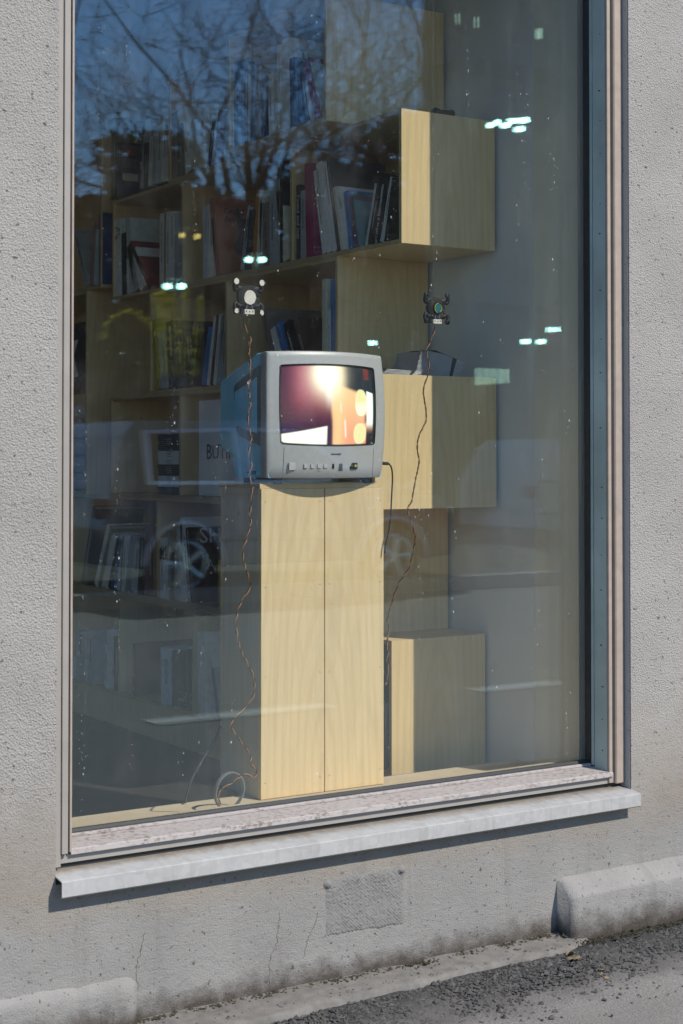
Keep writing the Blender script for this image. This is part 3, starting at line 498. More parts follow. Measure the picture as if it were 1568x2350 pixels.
# ================================================================ SETTING
def wallmat():
    """coarse stucco above, smoother damp render at the foot, one continuous coat"""
    m, t, p = mat('wall_render'); v = coords(t)
    sx = nd(t, 'ShaderNodeSeparateXYZ'); t.links.new(v, sx.inputs[0]); z = sx.outputs[2]
    mr = nd(t, 'ShaderNodeMapRange'); mr.inputs[1].default_value = .30; mr.inputs[2].default_value = .62
    t.links.new(mth(t, 'ADD', z, mth(t, 'MULTIPLY', mth(t, 'SUBTRACT', nz(t, v, 7, 5, .65), .5), .5)), mr.inputs[0]); up = mr.outputs[0]
    tone = nz(t, v, 5, 6, .62)
    hi = ramp(t, tone, [(.3, (.34, .32, .295)), (.7, (.40, .378, .35))]); lo = ramp(t, tone, [(.3, (.232, .224, .211)), (.7, (.298, .288, .271))])
    base = mixc(t, up, lo, hi)
    pit = ramp(t, nz(t, v, 105, 2, .5), [(.26, g(.30)), (.35, g(1))]); base = mixc(t, 1.0, base, pit, 'MULTIPLY')
    pit2 = nd(t, 'ShaderNodeTexVoronoi', Scale=52.0); t.links.new(v, pit2.inputs['Vector']); base = mixc(t, ramp(t, pit2.outputs['Distance'], [(.05, g(.7)), (.11, g(0))]), base, (.10, .09, .08))
    hz = mth(t, 'ADD', z, mth(t, 'MULTIPLY', mth(t, 'SUBTRACT', nz(t, v, 18, 7, .72), .2), -.13))
    base = mixc(t, ramp(t, mth(t, 'ADD', hz, .1), [(.088, g(.9)), (.108, g(.6)), (.145, g(0))]), base, (.050, .036, .026))
    run = ramp(t, nz(t, coords(t, (13, 1, 1.1)), 1.3, 4, .6), [(.56, g(0)), (.75, g(.38))])
    base = mixc(t, mth(t, 'MULTIPLY', run, mth(t, 'SUBTRACT', 1.0, up)), base, (.13, .125, .115))
    warm = nd(t, 'ShaderNodeMapRange'); warm.inputs[1].default_value = .22; warm.inputs[2].default_value = .31
    t.links.new(mth(t, 'ADD', z, mth(t, 'MULTIPLY', mth(t, 'SUBTRACT', nz(t, v, 9, 3, .6), .5), .12)), warm.inputs[0])
    base = mixc(t, mth(t, 'MULTIPLY', mth(t, 'MULTIPLY', warm.outputs[0], mth(t, 'SUBTRACT', 1.0, up)), .55), base, (.28, .235, .18))
    t.links.new(base, p.inputs['Base Color']); p.inputs['Roughness'].default_value = .95
    vo = nd(t, 'ShaderNodeTexVoronoi', Scale=210.0); t.links.new(v, vo.inputs['Vector'])
    a = nz(t, v, 300, 3, .7); b = nz(t, v, 95, 4, .62)
    coarse = mth(t, 'ADD', mth(t, 'MULTIPLY', a, .50), mth(t, 'ADD', mth(t, 'MULTIPLY', b, .28), mth(t, 'MULTIPLY', vo.outputs[0], .30)))
    fine = mth(t, 'ADD', mth(t, 'MULTIPLY', nz(t, v, 260, 3, .65), .34), mth(t, 'MULTIPLY', nz(t, coords(t, (1, 1, 1.5)), 40, 6, .7), .40))
    mx = nd(t, 'ShaderNodeMix', data_type='FLOAT'); t.links.new(up, mx.inputs[0]); t.links.new(fine, mx.inputs[2]); t.links.new(coarse, mx.inputs[3])
    bump(t, p, mx.outputs[0], 1.0, .0075)
    return m
M['wall'] = wallmat()

shop = thing('shop_building', 'grey rendered shop building with one tall display window above a low plinth', 'building')
WX0, WX1, WY = 1.272, 2.844, 3.05
bm = bmesh.new()
box(bm, (-9, WY, .335), (-4.5, 3.30, 9.0)); box(bm, (.85, WY, .335), (WX0, 3.30, 9.0)); box(bm, (-4.5, WY, 2.75), (.85, 3.30, 9.0)); box(bm, (-9, WY, -.3), (WX0, 3.47, .335)); box(bm, (WX1, WY, -.3), (9, 3.30, 9.0)); box(bm, (WX0, WY, 2.75), (WX1, 3.30, 9.0)); box(bm, (WX0, WY, -.3), (WX1, 3.47, .335))
obj('rendered_wall', bm, 'wall', shop)
bm = bmesh.new(); box(bm, (2.8420, WY + .004, .352), (2.8455, 3.20, 2.748)); obj('plaster_reveal', bm, 'reveal', shop)
# raised plinth blocks with worn rounded shoulders
def plinth_block(x0, x1, prof, seed):
    rnd = random.Random(seed); bm = bmesh.new(); n = int((x1 - x0) / .012); rows = []
    for i in range(n + 1):
        x = x0 + (x1 - x0) * i / n; r = []
        for j, (y, z) in enumerate(prof):
            k = noise.noise(Vector((x * 9 + seed, y * 30, z * 14))) * .0045 + noise.noise(Vector((x * 45, y * 60 + seed, z * 60))) * .003
            edge = (0, .72, 1)[min(i, 2)]
            r.append(bm.verts.new((x + (k * 1.5 if i == 0 else 0), (y - k) * edge + (y + .009) * (1 - edge) if j not in (0, len(prof) - 1) else 3.056, z + k * .7 - (1 - edge) * .005)))
        rows.append(r)
    for i in range(n):
        for j in range(len(prof) - 1): bm.faces.new((rows[i][j], rows[i + 1][j], rows[i + 1][j + 1], rows[i][j + 1]))
    bm.faces.new(rows[0]); bm.faces.new(rows[-1][::-1]); bmesh.ops.recalc_face_normals(bm, faces=bm.faces)
    return obj('plinth_block', bm, 'wall', shop, smooth=True)
profR = [(3.056, -.05), (2.994, -.04), (2.992, .03), (2.993, .07), (2.994, .10), (2.995, .120), (2.9965, .1255), (3.001, .1300), (3.006, .1325), (3.030, .150), (3.056, .165)]
plinth_block(2.598, 4.6, profR, 3)
profL = [(3.056, .128), (3.047, .121), (3.040, .110), (3.0365, .098), (3.036, .08), (3.036, .02), (3.037, -.05), (3.056, -.06)]
def flip(x0, x1, prof, seed):   # block whose free end is on the right
    o = plinth_block(-x1, -x0, prof, seed)
    for v in o.data.vertices: v.co.x = -v.co.x
    o.data.flip_normals(); return o
flip(-.6, 1.453, profL, 11)
# textured render patch
bm = bmesh.new(); NX, NZ = 110, 64; gx = []
rnd = random.Random(5)
for i in range(NX + 1):
    c_ = []
    for j in range(NZ + 1):
        u, v_ = i / NX, j / NZ; x = 1.909 + .231 * u + (.004 * noise.noise(Vector((v_ * 9, 3, 0))) if i in (0, NX) else 0); z = .127 + .135 * v_ - .006 * u * (1 - v_) + .003 * noise.noise(Vector((u * 14, v_ * 9, 1)))
        wob = .03 * noise.noise(Vector((u * 7, v_ * 6, 4))); e = max(0, min((u + wob) * 9, (1 - u + wob) * 13, (v_ + .5 * wob) * 26, (1 - v_ + wob) * 7, 1.0)); e = e * e * (3 - 2 * e)
        d = .5 + .5 * math.sin(u * 2 * math.pi * 27 + v_ * 6) * math.sin(v_ * 2 * math.pi * 17 + u * 5)
        amp = .75 + .5 * noise.noise(Vector((u * 5, v_ * 4, 2)))
        dep = (.0010 + .0048 * d * amp + .002 * noise.noise(Vector((u * 40, v_ * 30, 5)))) * max(0, e) - .0012
        for (kx, kz, kr) in ((.06, .86, .05), (.945, .90, .05)):
            q = math.hypot((u - kx), (v_ - kz) * .6); dep += .006 * max(0, 1 - (q / kr) ** 2) if q < kr else 0
        c_.append(bm.verts.new((x, WY - dep, z)))
    gx.append(c_)
for i in range(NX):
    for j in range(NZ): bm.faces.new((gx[i][j], gx[i + 1][j], gx[i + 1][j + 1], gx[i][j + 1]))
obj('textured_patch', bm, 'patch', shop, smooth=True)

for pts in (((1.47, .21), (1.463, .17), (1.452, .14), (1.455, .10), (1.452, .05)), ((1.80, .20), (1.795, .165), (1.79, .13), (1.775, .10), (1.772, .045)), ((1.90, .185), (1.885, .15), (1.868, .12), (1.862, .09)), ((1.99, .22), (2.03, .232), (2.07, .225))):
    bm = bmesh.new(); P = smoothpath([(x, WY - .0002, z) for x, z in pts], 8); rr = random.Random(int(pts[0][0] * 1000)); tube(bm, [q + Vector((rr.uniform(-.0022, .0022), 0, 0)) for q in P], [rr.uniform(.0002, .0006) for _ in P], 4); obj('hairline_crack', bm, 'moss', shop)
# ground
def sheet(name, x0, x1, y0, y1, z, m):
    bm = bmesh.new(); bm.faces.new([bm.verts.new(p) for p in ((x0, y0, z), (x1, y0, z), (x1, y1, z), (x0, y1, z))]); return struct(obj(name, bm, m))
bm = bmesh.new(); xs = [-60 + i * 60 / 40 for i in range(40)] + [i * .05 for i in range(121)] + [6 + i * 6 for i in range(1, 30)]
ys = [-5.35, -3, -1, 0, 1] + [1.5 + .04 * i for i in range(41)]
gv = [[bm.verts.new((x, y, (.012 * noise.noise(Vector((x * 2.2, y * 2.2, 0))) + .006 * noise.noise(Vector((x * 9, y * 9, 3))) + .002 * noise.noise(Vector((x * 30, y * 30, 3)))) * max(0, min(1, (y - 1) / 1.2)) + .014 * max(0, (y - 2.75) / .3))) for y in ys] for x in xs]
for i in range(len(xs) - 1):
    for j in range(len(ys) - 1): bm.faces.new((gv[i][j], gv[i + 1][j], gv[i + 1][j + 1], gv[i][j + 1]))
struct(obj('road', bm, 'asphalt', smooth=True))
M['grass'] = flat('dry_grass', (.075, .07, .035), .95, 0, .4, 2)
sheet('park_ground', -400, 400, -600, -5.5, .11, 'grass')
bm = bmesh.new(); x = -30.0
while x < 40: box(bm, (x, -5.52, -.1), (x + .995, -5.352, .12)); x += 1.0
struct(obj('kerb', bm, 'kerb'))
for k, (a, b) in enumerate(((3.19, 4.15), (5.03, 6.25), (7.1, 8.2))):
    struct(sheet('road_marking', a, b, -.275, -.14, .006, 'paint_line'))
# footing strip with a broken outer edge
edge = [(.30, 2.86), (.8, 2.90), (1.2, 2.93), (1.42, 2.95), (1.55, 2.93), (1.75, 2.935), (1.95, 2.95), (2.1, 2.945), (2.25, 2.955), (2.45, 2.95), (2.56, 2.955), (2.64, 2.985)]
bm = bmesh.new(); tp = []; P = smoothpath([(x, y, 0) for x, y in edge], 8)
for i, p in enumerate(P):
    y = p.y + .012 * noise.noise(Vector((p.x * 16, 0, 7))) + .006 * noise.noise(Vector((p.x * 60, 0, 9)))
    z0 = .021 + .006 * noise.noise(Vector((p.x * 10, 1, 1)))
    tp.append([bm.verts.new((p.x, y, -.02)), bm.verts.new((p.x, y, z0 - .002)), bm.verts.new((p.x, y + .012, z0 + .003)), bm.verts.new((p.x, (y + 3.06) / 2, z0 + .005 + .004 * noise.noise(Vector((p.x * 25, 2, 2))))), bm.verts.new((p.x, 3.06, z0 + .010))])
for i in range(len(tp) - 1):
    for j in range(4): bm.faces.new((tp[i][j], tp[i + 1][j], tp[i + 1][j + 1], tp[i][j + 1]))
bmesh.ops.recalc_face_normals(bm, faces=bm.faces)
struct(obj('concrete_footing', bm, 'concrete', smooth=True))
# grit and moss crumbs in the corner between wall and ground
def crumbs(name, n, m, fy, smin, smax, zf, seed):
    rnd = random.Random(seed); vs = []; fs = []
    for _ in range(n):
        x = rnd.uniform(.3, 3.6); y = fy(x, rnd); s = rnd.uniform(smin, smax) * (1 if rnd.random() < .9 else 1.8); z = zf(x, y) + s * .25
        b = len(vs); sq = [rnd.uniform(.6, 1.3) for _ in range(6)]
        for k, (dx, dy, dz) in enumerate(((1, 0, 0), (-1, 0, 0), (0, 1, 0), (0, -1, 0), (0, 0, 1), (0, 0, -1))):
            vs.append((x + dx * s * sq[k] + rnd.uniform(-.3, .3) * s, y + dy * s * sq[k] + rnd.uniform(-.3, .3) * s, z + dz * s * .7 * sq[k]))
        for f in ((0, 2, 4), (2, 1, 4), (1, 3, 4), (3, 0, 4), (2, 0, 5), (1, 2, 5), (3, 1, 5), (0, 3, 5)): fs.append(tuple(b + q for q in f))
    me = bpy.data.meshes.new(name); me.from_pydata(vs, [], fs); me.materials.append(M[m]); o = bpy.data.objects.new(name, me); col.objects.link(o); o['kind'] = 'stuff'; return o
base = lambda x: 3.047 if x < 2.598 else 2.99
crumbs('grit', 15000, 'pebble', lambda x, r: base(x) - .03 - abs(r.gauss(0, .10)) if x > 2.6 else 2.945 - abs(r.gauss(0, .11)), .0012, .0055, lambda x, y: .014 * max(0, (y - 2.75) / .3) + .012 * noise.noise(Vector((x * 2.2, y * 2.2, 0))) * max(0, min(1, (y - 1) / 1.2)), 1)
crumbs('footing_grit', 1200, 'pebble', lambda x, r: 2.96 + r.random() * .08 if x < 2.6 else 2.98 - abs(r.gauss(0, .03)), .001, .0034, lambda x, y: .024 if x < 2.6 else .008, 2)
crumbs('moss', 2600, 'moss', lambda x, r: base(x) - abs(r.gauss(0, .011 if x < 2.56 else .02)), .0012, .0045, lambda x, y: .028 if x < 2.6 else .018, 3)

# ================================================================ WINDOW
win = thing('shop_window', 'tall display window in beige metal frame with dusty double glazing and dirty lower profile', 'window')
ZB, ZT = .366, 2.75
boxo('outer_post', (1.2730, 3.070, ZB - .002), (1.2912, 3.17, ZT - .001), 'alu_grey', win, .0008)
boxo('cover_post', (1.2918, 3.066, ZB + .024), (1.3056, 3.17, ZT - .001), 'alu_grey', win, .001)
boxo('groove', (1.3060, 3.075, ZB + .024), (1.3096, 3.168, ZT - .001), 'gasket', win)
boxo('glazing_bead', (1.3099, 3.068, ZB + .026), (1.3147, 3.155, ZT - .001), 'alu_pink', win, .0008)
boxo('gasket', (1.3151, 3.145, .4075), (1.332, 3.164, ZT - .001), 'gasket', win)
boxo('outer_post', (2.8115, 3.070, ZB), (2.8417, 3.17, ZT - .001), 'alu_pink', win, .003)
boxo('glazing_bead', (2.7905, 3.073, ZB + .004), (2.8020, 3.082, ZT - .001), 'alu_pink', win, .0012)
boxo('groove', (2.8022, 3.090, ZB + .004), (2.8113, 3.17, ZT - .001), 'gasket', win)
jb = boxo('jamb_board', (2.7908, 3.0825, .398), (2.8018, 3.1295, ZT - .001), 'post_wood', win, .0006)
boxo('groove', (2.7935, 3.1296, .398), (2.8018, 3.1325, ZT - .001), 'gasket', win)
boxo('cover_post', (2.7912, 3.1326, .406), (2.8018, 3.1425, ZT - .001), 'post_wood', win, .0006)
boxo('gasket', (2.7890, 3.1426, .4075), (2.8018, 3.164, ZT - .001), 'gasket', win)
nb = bmesh.new(); zz = .45; rnd = random.Random(4)
while zz < 2.7:
    tube(nb, [(2.7904, 3.100 + rnd.uniform(-.006, .006), zz), (2.7915, 3.100, zz)], .0018, 8); zz += rnd.uniform(.07, .16)
obj('nail_heads', nb, 'gasket', jb)
bm = bmesh.new(); prism(bm, [(3.153, .4040), (3.0725, .3985), (3.0695, .3965), (3.0685, .3870), (3.0705, .3865), (3.073, .3915), (3.153, .3960)], 0, 1.3135, 2.8005); obj('dirty_profile', bm, 'sill_dirty', win)
bm = bmesh.new(); prism(bm, [(3.1425, .4042), (3.1425, .4085), (3.1450, .4100), (3.1515, .4100), (3.1515, .4042)], 0, 1.3152, 2.7905); obj('lower_bead', bm, 'sill_dirty', win)
bm = bmesh.new(); prism(bm, [(3.1516, .4045), (3.1516, .4120), (3.154, .4180), (3.1636, .4180), (3.1636, .4045)], 0, 1.3152, 2.7905); obj('gasket', bm, 'gasket', win)
boxo('lower_rail', (1.2916, 3.0785, .3690), (2.8110, 3.17, .3860), 'alu_grey', win)
boxo('drip_groove', (1.2735, 3.086, .352), (2.8415, 3.16, .3680), 'gasket', win)
boxo('head_rail', (1.3152, 3.07, 2.70), (2.7900, 3.19, ZT - .0015), 'alu_grey', win)
po = boxo('glass_pane', (1.317, 3.165, .405), (2.800, 3.171, 2.71), 'glass_out', win)
bm = bmesh.new(); box(bm, (-.7415, 0, -1.1525), (.7415, .006, 1.1525)); pi_ = obj('glass_pane', bm, 'glass_in', win)
pi_.location = (2.0585, 3.1885, 1.5575); pi_.rotation_euler = (0, 0, R(.03))
boxo('inner_rail', (1.316, 3.200, .3645), (2.798, 3.226, .4060), 'ledge', win)
for k, (a, b, x) in enumerate(((3.2000, 3.230, 2.8000), (3.2304, 3.27, 2.8080), (3.2704, 3.40, 2.8160))): boxo('inner_post', (x, a, .365), (2.838, b, ZT), 'post_in', win)
boxo('inner_post', (1.27, 3.2000, .365), (1.312, 3.230, ZT), 'post_in', win)
bm = bmesh.new(); prism(bm, [(3.100, .3600), (3.0195, .3482), (3.0165, .3468), (3.0160, .3170), (3.0205, .3135), (3.0210, .3145), (3.0176, .3178), (3.0181, .3452), (3.100, .3570)], 0, 1.2715, 2.8465)
sill = obj('metal_sill', bm, 'zinc'); tag(sill, 'folded grey galvanised metal sill projecting under the shop window', 'window sill')

w2 = thing('shop_window', 'unseen neighbouring shop window farther left, added for side light', 'window')  # unseen window, added and widened to light the shelves and TV side
boxo('glass_pane', (-4.44, 3.165, .40), (.79, 3.171, 2.69), 'glass_in', w2)  # pane of the added unseen window
for a, b in (((-4.5, 3.10, .337), (.85, 3.2, .40)), ((-4.5, 3.10, 2.69), (.85, 3.2, 2.75)), ((-4.5, 3.10, .4005), (-4.44, 3.2, 2.6895)), ((.79, 3.10, .4005), (.85, 3.2, 2.6895))): boxo('added_frame_bar', a, b, 'alu_grey', w2)
# ================================================================ ROOM
boxo('window_ledge', (1.2, 3.2265, .340), (2.838, 3.480, .364), 'ledge', shop)
struct(boxo('floor', (-6, 3.471, .1), (2.815, 9.5, .22), 'floor'))
struct(boxo('ceiling', (-6.2, 3.301, 2.96), (3.1, 9.6, 3.1), 'room_dark'))
struct(boxo('side_wall', (2.8155, 3.4005, .05), (3.0, 9.6, 2.955), 'wall_in'))
struct(boxo('back_wall', (-6, 9.505, .05), (2.815, 9.65, 2.955), 'room_dark'))
struct(boxo('far_side_wall', (-6.15, 3.301, .05), (-6.005, 9.5, 2.955), 'room_dark'))

# ================================================================ SHELVES
def board(name, a, b, parent, edge=None):
    bm = bmesh.new(); box(bm, a, b); bm.faces.ensure_lookup_table()
    if edge:
        for i in (3, 5): bm.faces[i].material_index = 1
    return obj(name, bm, ['ply', edge] if edge else 'ply', parent)
T = .0118
def shelf_box(label, X0, X1, Y0, Y1, z0, z1, dividers=(), far=True):
    t = thing('shelf_box', label, 'shelf', ((X0 + X1) / 2, Y0, z0), 'plywood shelf boxes stacked in steps')
    inv = Matrix.Translation(-t.location)
    parts = [board('end_panel', (X0, Y0, z0), (X1, Y0 + T, z1), t, 'ply_ey')]
    if far: parts.append(board('end_panel', (X0, Y1 - T, z0), (X1, Y1, z1), t, 'ply_ey'))
    else: Y1 += T
    parts.append(board('bottom_board', (X0 + .0005, Y0 + T + .0002, z0), (X1, Y1 - T - .0002, z0 + T), t, 'ply_ez'))
    parts.append(board('top_board', (X0 + .0005, Y0 + T + .0002, z1 - T), (X1, Y1 - T - .0002, z1), t, 'ply_ez'))
    parts.append(board('back_panel', (X1 - .006, Y0 + T + .0002, z0 + T + .0002), (X1 - .0002, Y1 - T - .0002, z1 - T - .0002), t))
    for y in dividers: parts.append(board('divider', (X0 + .001, y - T, z0 + T + .0002), (X1 - .0065, y, z1 - T - .0002), t, 'ply_ey'))
    for p in parts:
        for v in p.data.vertices: v.co = inv @ v.co
    return t
shelf_box('topmost plywood box, set forward, with blank end panel towards the window', 2.389, 2.802, 3.797, 4.377, 2.1565, 2.5225)
shelf_box('plywood box of books behind and left of the topmost box', 2.48, 2.802, 4.379, 4.969, 2.1565, 2.5225)
shelf_box('long plywood box whose sunlit end panel juts out highest above the television', 2.48, 2.802, 3.554, 5.432, 1.788, 2.156, (4.872, 4.147))
shelf_box('plywood box directly behind the top of the television', 2.48, 2.802, 3.878, 5.118, 1.4285, 1.7875, (4.557,))
shelf_box('plywood box set forward, its wide sunlit end panel beside the television', 2.389, 2.802, 3.549, 4.10, 1.0635, 1.428)
shelf_box('long low plywood box left of the television holding the white board', 2.48, 2.802, 4.102, 5.446, 1.0635, 1.428, (4.885,))
shelf_box('plywood box with shaded end panel seen right of the cabinet', 2.48, 2.802, 3.779, 5.85, .702, 1.063, (5.06,))
shelf_box('lowest plywood box standing on the shop floor at the right', 2.48, 2.802, 3.603, 6.1, .335, .7015, (4.785, 5.37))
shelf_box('tall narrow plywood box at the far left of the shelves', 2.48, 2.802, 5.661, 6.6, 1.0635, 1.845)
shelf_box('upper plywood box at the far left above the narrow one', 2.48, 2.802, 5.532, 6.6, 1.8455, 2.42)
boxo('plinth', (2.4805, 3.62, .2205), (2.80, 6.1, .3345), 'ply', bpy.data.objects['shelf_box.007'])
o = bpy.data.objects['plinth']; o.matrix_parent_inverse = Matrix.Translation(-bpy.data.objects['shelf_box.007'].location)
# ---------------------------------------------------------------- books
ZL = {2.163: 2.1688, 1.85: 1.8578, 1.795: 1.8002, 1.43: 1.4407, .69: .7142, .34: .3472}
INK = {'k': 'ink_dark', 'w': 'ink_white', 'n': 'ink_navy'}
def book(X, Y, z, t, h, th, d, c, label, title):
    bm = bmesh.new(); lo, hi = (0, t) if th > 0 else (-t, 0); cv = min(.0018, t * .2)
    box(bm, (0, lo, 0), (d, lo + cv, h)); box(bm, (0, hi - cv, 0), (d, hi, h)); box(bm, (0, lo + cv, 0), (cv, hi - cv, h))
    o = obj('book', bm, 'book'); o.color = (*c, 1); tag(o, label, 'book', 'books on the stepped shelves')
    boxo('pages', (cv, lo + cv, .0025), (d - .003, hi - cv, h - .0025), 'pages', o)
    if title:
        s, mode, size, ink = title
        if mode == 'c': text('title', s, size, INK[ink], o, cover_frame((.035, lo - .0004, h - .055)), .0002)
        elif mode == 's': text('title', s, size, INK[ink], o, spine_frame((-.0004, (lo + hi) / 2 + size * .33, h - .03)), .0002)
        else: text('title', s, size, INK[ink], o, front_frame((-.0004, hi - .008, h - .05)), .0002)
    o.location = (X, Y, z); o.rotation_euler = (th, 0, 0)
    return o
BK = {}
for X, Y, z, t, h, th, d, c, label, title in BOOKS: BK[label] = book(X, Y, ZL[z], t, h, th, d, c, label, title)
def in_book(start, prt):
    for k, o in BK.items():
        if k.startswith(start): return prt(o)
# printed covers: portrait blot, photo collage, torn-edge bands
def blot(o):
    bm = bmesh.new(); rnd = random.Random(2)
    y = min(v.co.y for v in o.data.vertices) - .0003
    pts = [(.075, .21), (.09, .235), (.10, .20), (.14, .195), (.17, .235), (.185, .20), (.19, .14), (.175, .09), (.19, .01), (.10, .01), (.10, .06), (.07, .075), (.06, .095), (.085, .14)]
    bm.faces.new([bm.verts.new((x, y, z)) for x, z in pts]); obj('portrait_print', bm, 'tv_dark', o)
in_book('terracotta hardback', blot)
bk = book(2.482, 5.412, ZL[2.163], .02, .205, 0, .24, (.012, .016, .03), 'black photo book with small pictures on its cover, second shelf far left', None)
rnd = random.Random(9)
for i in range(3):
    for j in range(4):
        bm = bmesh.new(); x0 = .02 + i * .073; z0 = .015 + j * .048; cc = rnd.choice(['tv_dark', 'pages', 'red_print', 'ink_navy', 'tv_dark'])
        if cc == 'red_print' and cc not in M: M[cc] = flat('red_print', (.25, .07, .05), .6)
        box(bm, (x0, -.0204, z0), (x0 + rnd.uniform(.045, .066), -.0201, z0 + rnd.uniform(.028, .04))); obj('photo_print', bm, cc, bk)
for k in ('white book with black torn-edge', 'second white book with black torn-edge'):
    def band(o):
        ys = [v.co.y for v in o.data.vertices]; hh = max(v.co.z for v in o.data.vertices); y0, y1 = min(ys), max(ys); bm = bmesh.new(); n = 8
        up = [(y0 + (y1 - y0) * i / n, hh * (.80 + (.05 if i % 3 else -.02) * (i % 2))) for i in range(n + 1)]; dn = [(y1 - (y1 - y0) * i / n, hh * (.62 - (.05 if i % 3 == 1 else -.02))) for i in range(n + 1)]
        bm.faces.new([bm.verts.new((-.0004, y, z)) for y, z in up + dn]); obj('torn_band', bm, 'ink_dark', o)
    in_book(k, band)
def cover_letters(o):
    lo = min(v.co.y for v in o.data.vertices); text('title', 'A', .045, 'ink_white', o, cover_frame((.055, lo - .0004, .11)), .0002); text('title', 'N', .045, 'ink_white', o, cover_frame((.12, lo - .0004, .085)), .0002); text('title', 'D', .05, 'ink_white', o, cover_frame((.155, lo - .0004, .045)), .0002)
in_book('black book with large white cover', cover_letters)
# flat pile of thin booklets, white ones in two bands
zc = 1.0758; n = 0; pile = [('charcoal', 4), ('white', 5), ('charcoal', 6), ('white', 6), ('charcoal', 9)]
ordn = ['lowest', 'second', 'third', 'fourth', 'fifth', 'sixth', 'seventh', 'eighth', 'ninth']
for gi, (cn, k) in enumerate(pile):
    for i in range(k):
        h = .0078 if cn == 'white' else .0066
        o = boxo('booklet', (0, 0, 0), (.21, .165, h - .0012), 'book', None); o.color = (.82, .85, .86, 1) if cn == 'white' else (.03, .035, .035, 1)
        o.location = (2.487 + random.uniform(0, .004), 4.8955 + random.uniform(0, .004), zc); zc += h
        tag(o, f'{"white" if cn == "white" else "dark"} thin booklet, {ordn[i]} of the {["bottom dark", "lower white", "middle dark", "upper white", "top dark"][gi]} layer in flat pile', 'booklet', 'booklets piled flat beside the white board')
# white board with cut-off lettering
bd = boxo('white_board', (0, -.31, 0), (.012, 0, .318), 'white_board'); bd.location = (2.4985, 4.772, 1.0765)
tag(bd, 'white lettered board standing in the shelf left of the television', 'sign'); text('lettering', 'BUTIK', .072, 'ink_dark', bd, front_frame((-.0005, -.052, .122)), .0003)
# far-left column: poster and rolls
po_ = boxo('poster', (0, 0, 0), (.002, .35, .28), 'ink_dark'); po_.location = (2.50, 5.70, 1.45); tag(po_, 'black and white poster at far left shelf edge', 'poster')
bm = bmesh.new(); bm.faces.new([bm.verts.new((-.0006, y, z)) for y, z in ((.35, .2), (.09, .215), (.13, .15), (.085, .07), (.35, .06))]); obj('white_shape', bm, 'white_board', po_)
for k in range(5):
    bm = bmesh.new(); tube(bm, [(0, .006, .034), (0, .30, .034)], .033, 18); tube(bm, [(0, -.002, .034), (0, .006, .034)], .012, 10); o = obj('paper_roll', bm, 'paper', smooth=False); o.location = (2.53, 5.69, 1.077 + k * .067)
    tag(o, f'white paper roll, {ordn[k]} of the stack at far left', 'paper roll', 'paper rolls stacked at far left')
# things lying in the lowest box
for k, (yy, hh, cc) in enumerate(((4.80, .012, (.10, .02, .02)), (4.80, .010, (.1, .12, .1)), (4.80, .012, (.3, .33, .3)), (4.80, .012, (.07, .12, .03)), (4.80, .012, (.25, .28, .28)))):
    o = boxo('booklet', (0, 0, 0), (.2, .10, hh - .002), 'book'); o.color = (*cc, 1); o.location = (2.49, yy, .3474 + k * .0125); tag(o, f'thin booklet lying flat, {ordn[k]} of low pile on lowest shelf', 'booklet', 'low pile of booklets on lowest shelf')
for k in range(3):
    o = boxo('white_box', (0, 0, 0), (.24, .26 - .03 * k, .028), 'white_board', None, .002); o.location = (2.49, 5.60 + .02 * k, .3474 + k * .029); tag(o, f'flat pale box lying at far left of lowest shelf, {ordn[k]} of three', 'box', 'flat pale boxes on lowest shelf')
# dark case and thin book in the gap between cabinet and lowest box
o = boxo('black_case', (0, 0, 0), (.2, .15, .16), 'black', None, .004); o.location = (2.485, 3.625, .53); tag(o, 'black case inside the lowest box, seen in gap beside cabinet', 'case')
o = boxo('grey_folder', (0, 0, 0), (.25, .10, .18), 'book', None, .002); o.color = (.22, .22, .24, 1); o.location = (2.485, 3.64, .3474); tag(o, 'grey folder under the black case in the gap beside cabinet', 'folder'); text('print', 'recent and older works', .014, 'ink_dark', o, spine_frame((-.0005, .045, .17)), .0002)
# fanned booklet bundles on the sunlit box
def bundle(label, loc, n, w, lift, rot):
    t = thing('booklet_bundle', label, 'booklet bundle', loc); t.rotation_euler = (0, 0, rot)
    for i in range(n):
        bm = bmesh.new(); L = 10; u0 = i / max(1, n - 1); rows = []
        for k in range(L + 1):
            s = k / L; x = s * w + u0 * .020 + (.018 * ((i * 7) % 5) / 5 if k == L else 0) + (.003 * ((i * 3) % 4) / 4 if k == 0 else 0); z = .0034 * i * (1 - .42 * s) + lift * u0 * (math.sin(s * math.pi * .62) - .9 * s * s) + .0008
            rows.append([bm.verts.new((x, -.05, z)), bm.verts.new((x, .09, z)), bm.verts.new((x, .09, z + .0014)), bm.verts.new((x, -.05, z + .0014))])
        for k in range(L):
            for q in range(4): bm.faces.new((rows[k][q], rows[k + 1][q], rows[k + 1][(q + 1) % 4], rows[k][(q + 1) % 4]))
        bm.faces.new(rows[0]); bm.faces.new(rows[-1][::-1]); bmesh.ops.recalc_face_normals(bm, faces=bm.faces); obj('booklet', bm, 'paper', t)
    bm = bmesh.new(); hz = .0034 * n
    prism(bm, [(w * .84, 0), (w * .90, 0), (w * 1.02, hz * .70), (w * .93, hz * .74)], 1, -.0525, -.0505); prism(bm, [(w * .05, .0032 * n + .002), (w * .5, hz * .98 + lift * .22), (w * .98, hz * .72), (w * .98, hz * .70), (w * .5, hz * .95 + lift * .20), (w * .05, .0032 * n)], 1, -.05, -.01); obj('band', bm, 'black', t)
    return t
bundle('thick fanned bundle of pale booklets with black band on sunlit box', (2.545, 3.63, 1.4285), 21, .135, .012, R(-3))
bundle('low flat bundle of booklets beside the fanned one', (2.36 + .07, 3.63, 1.4285), 5, .11, .002, 0)
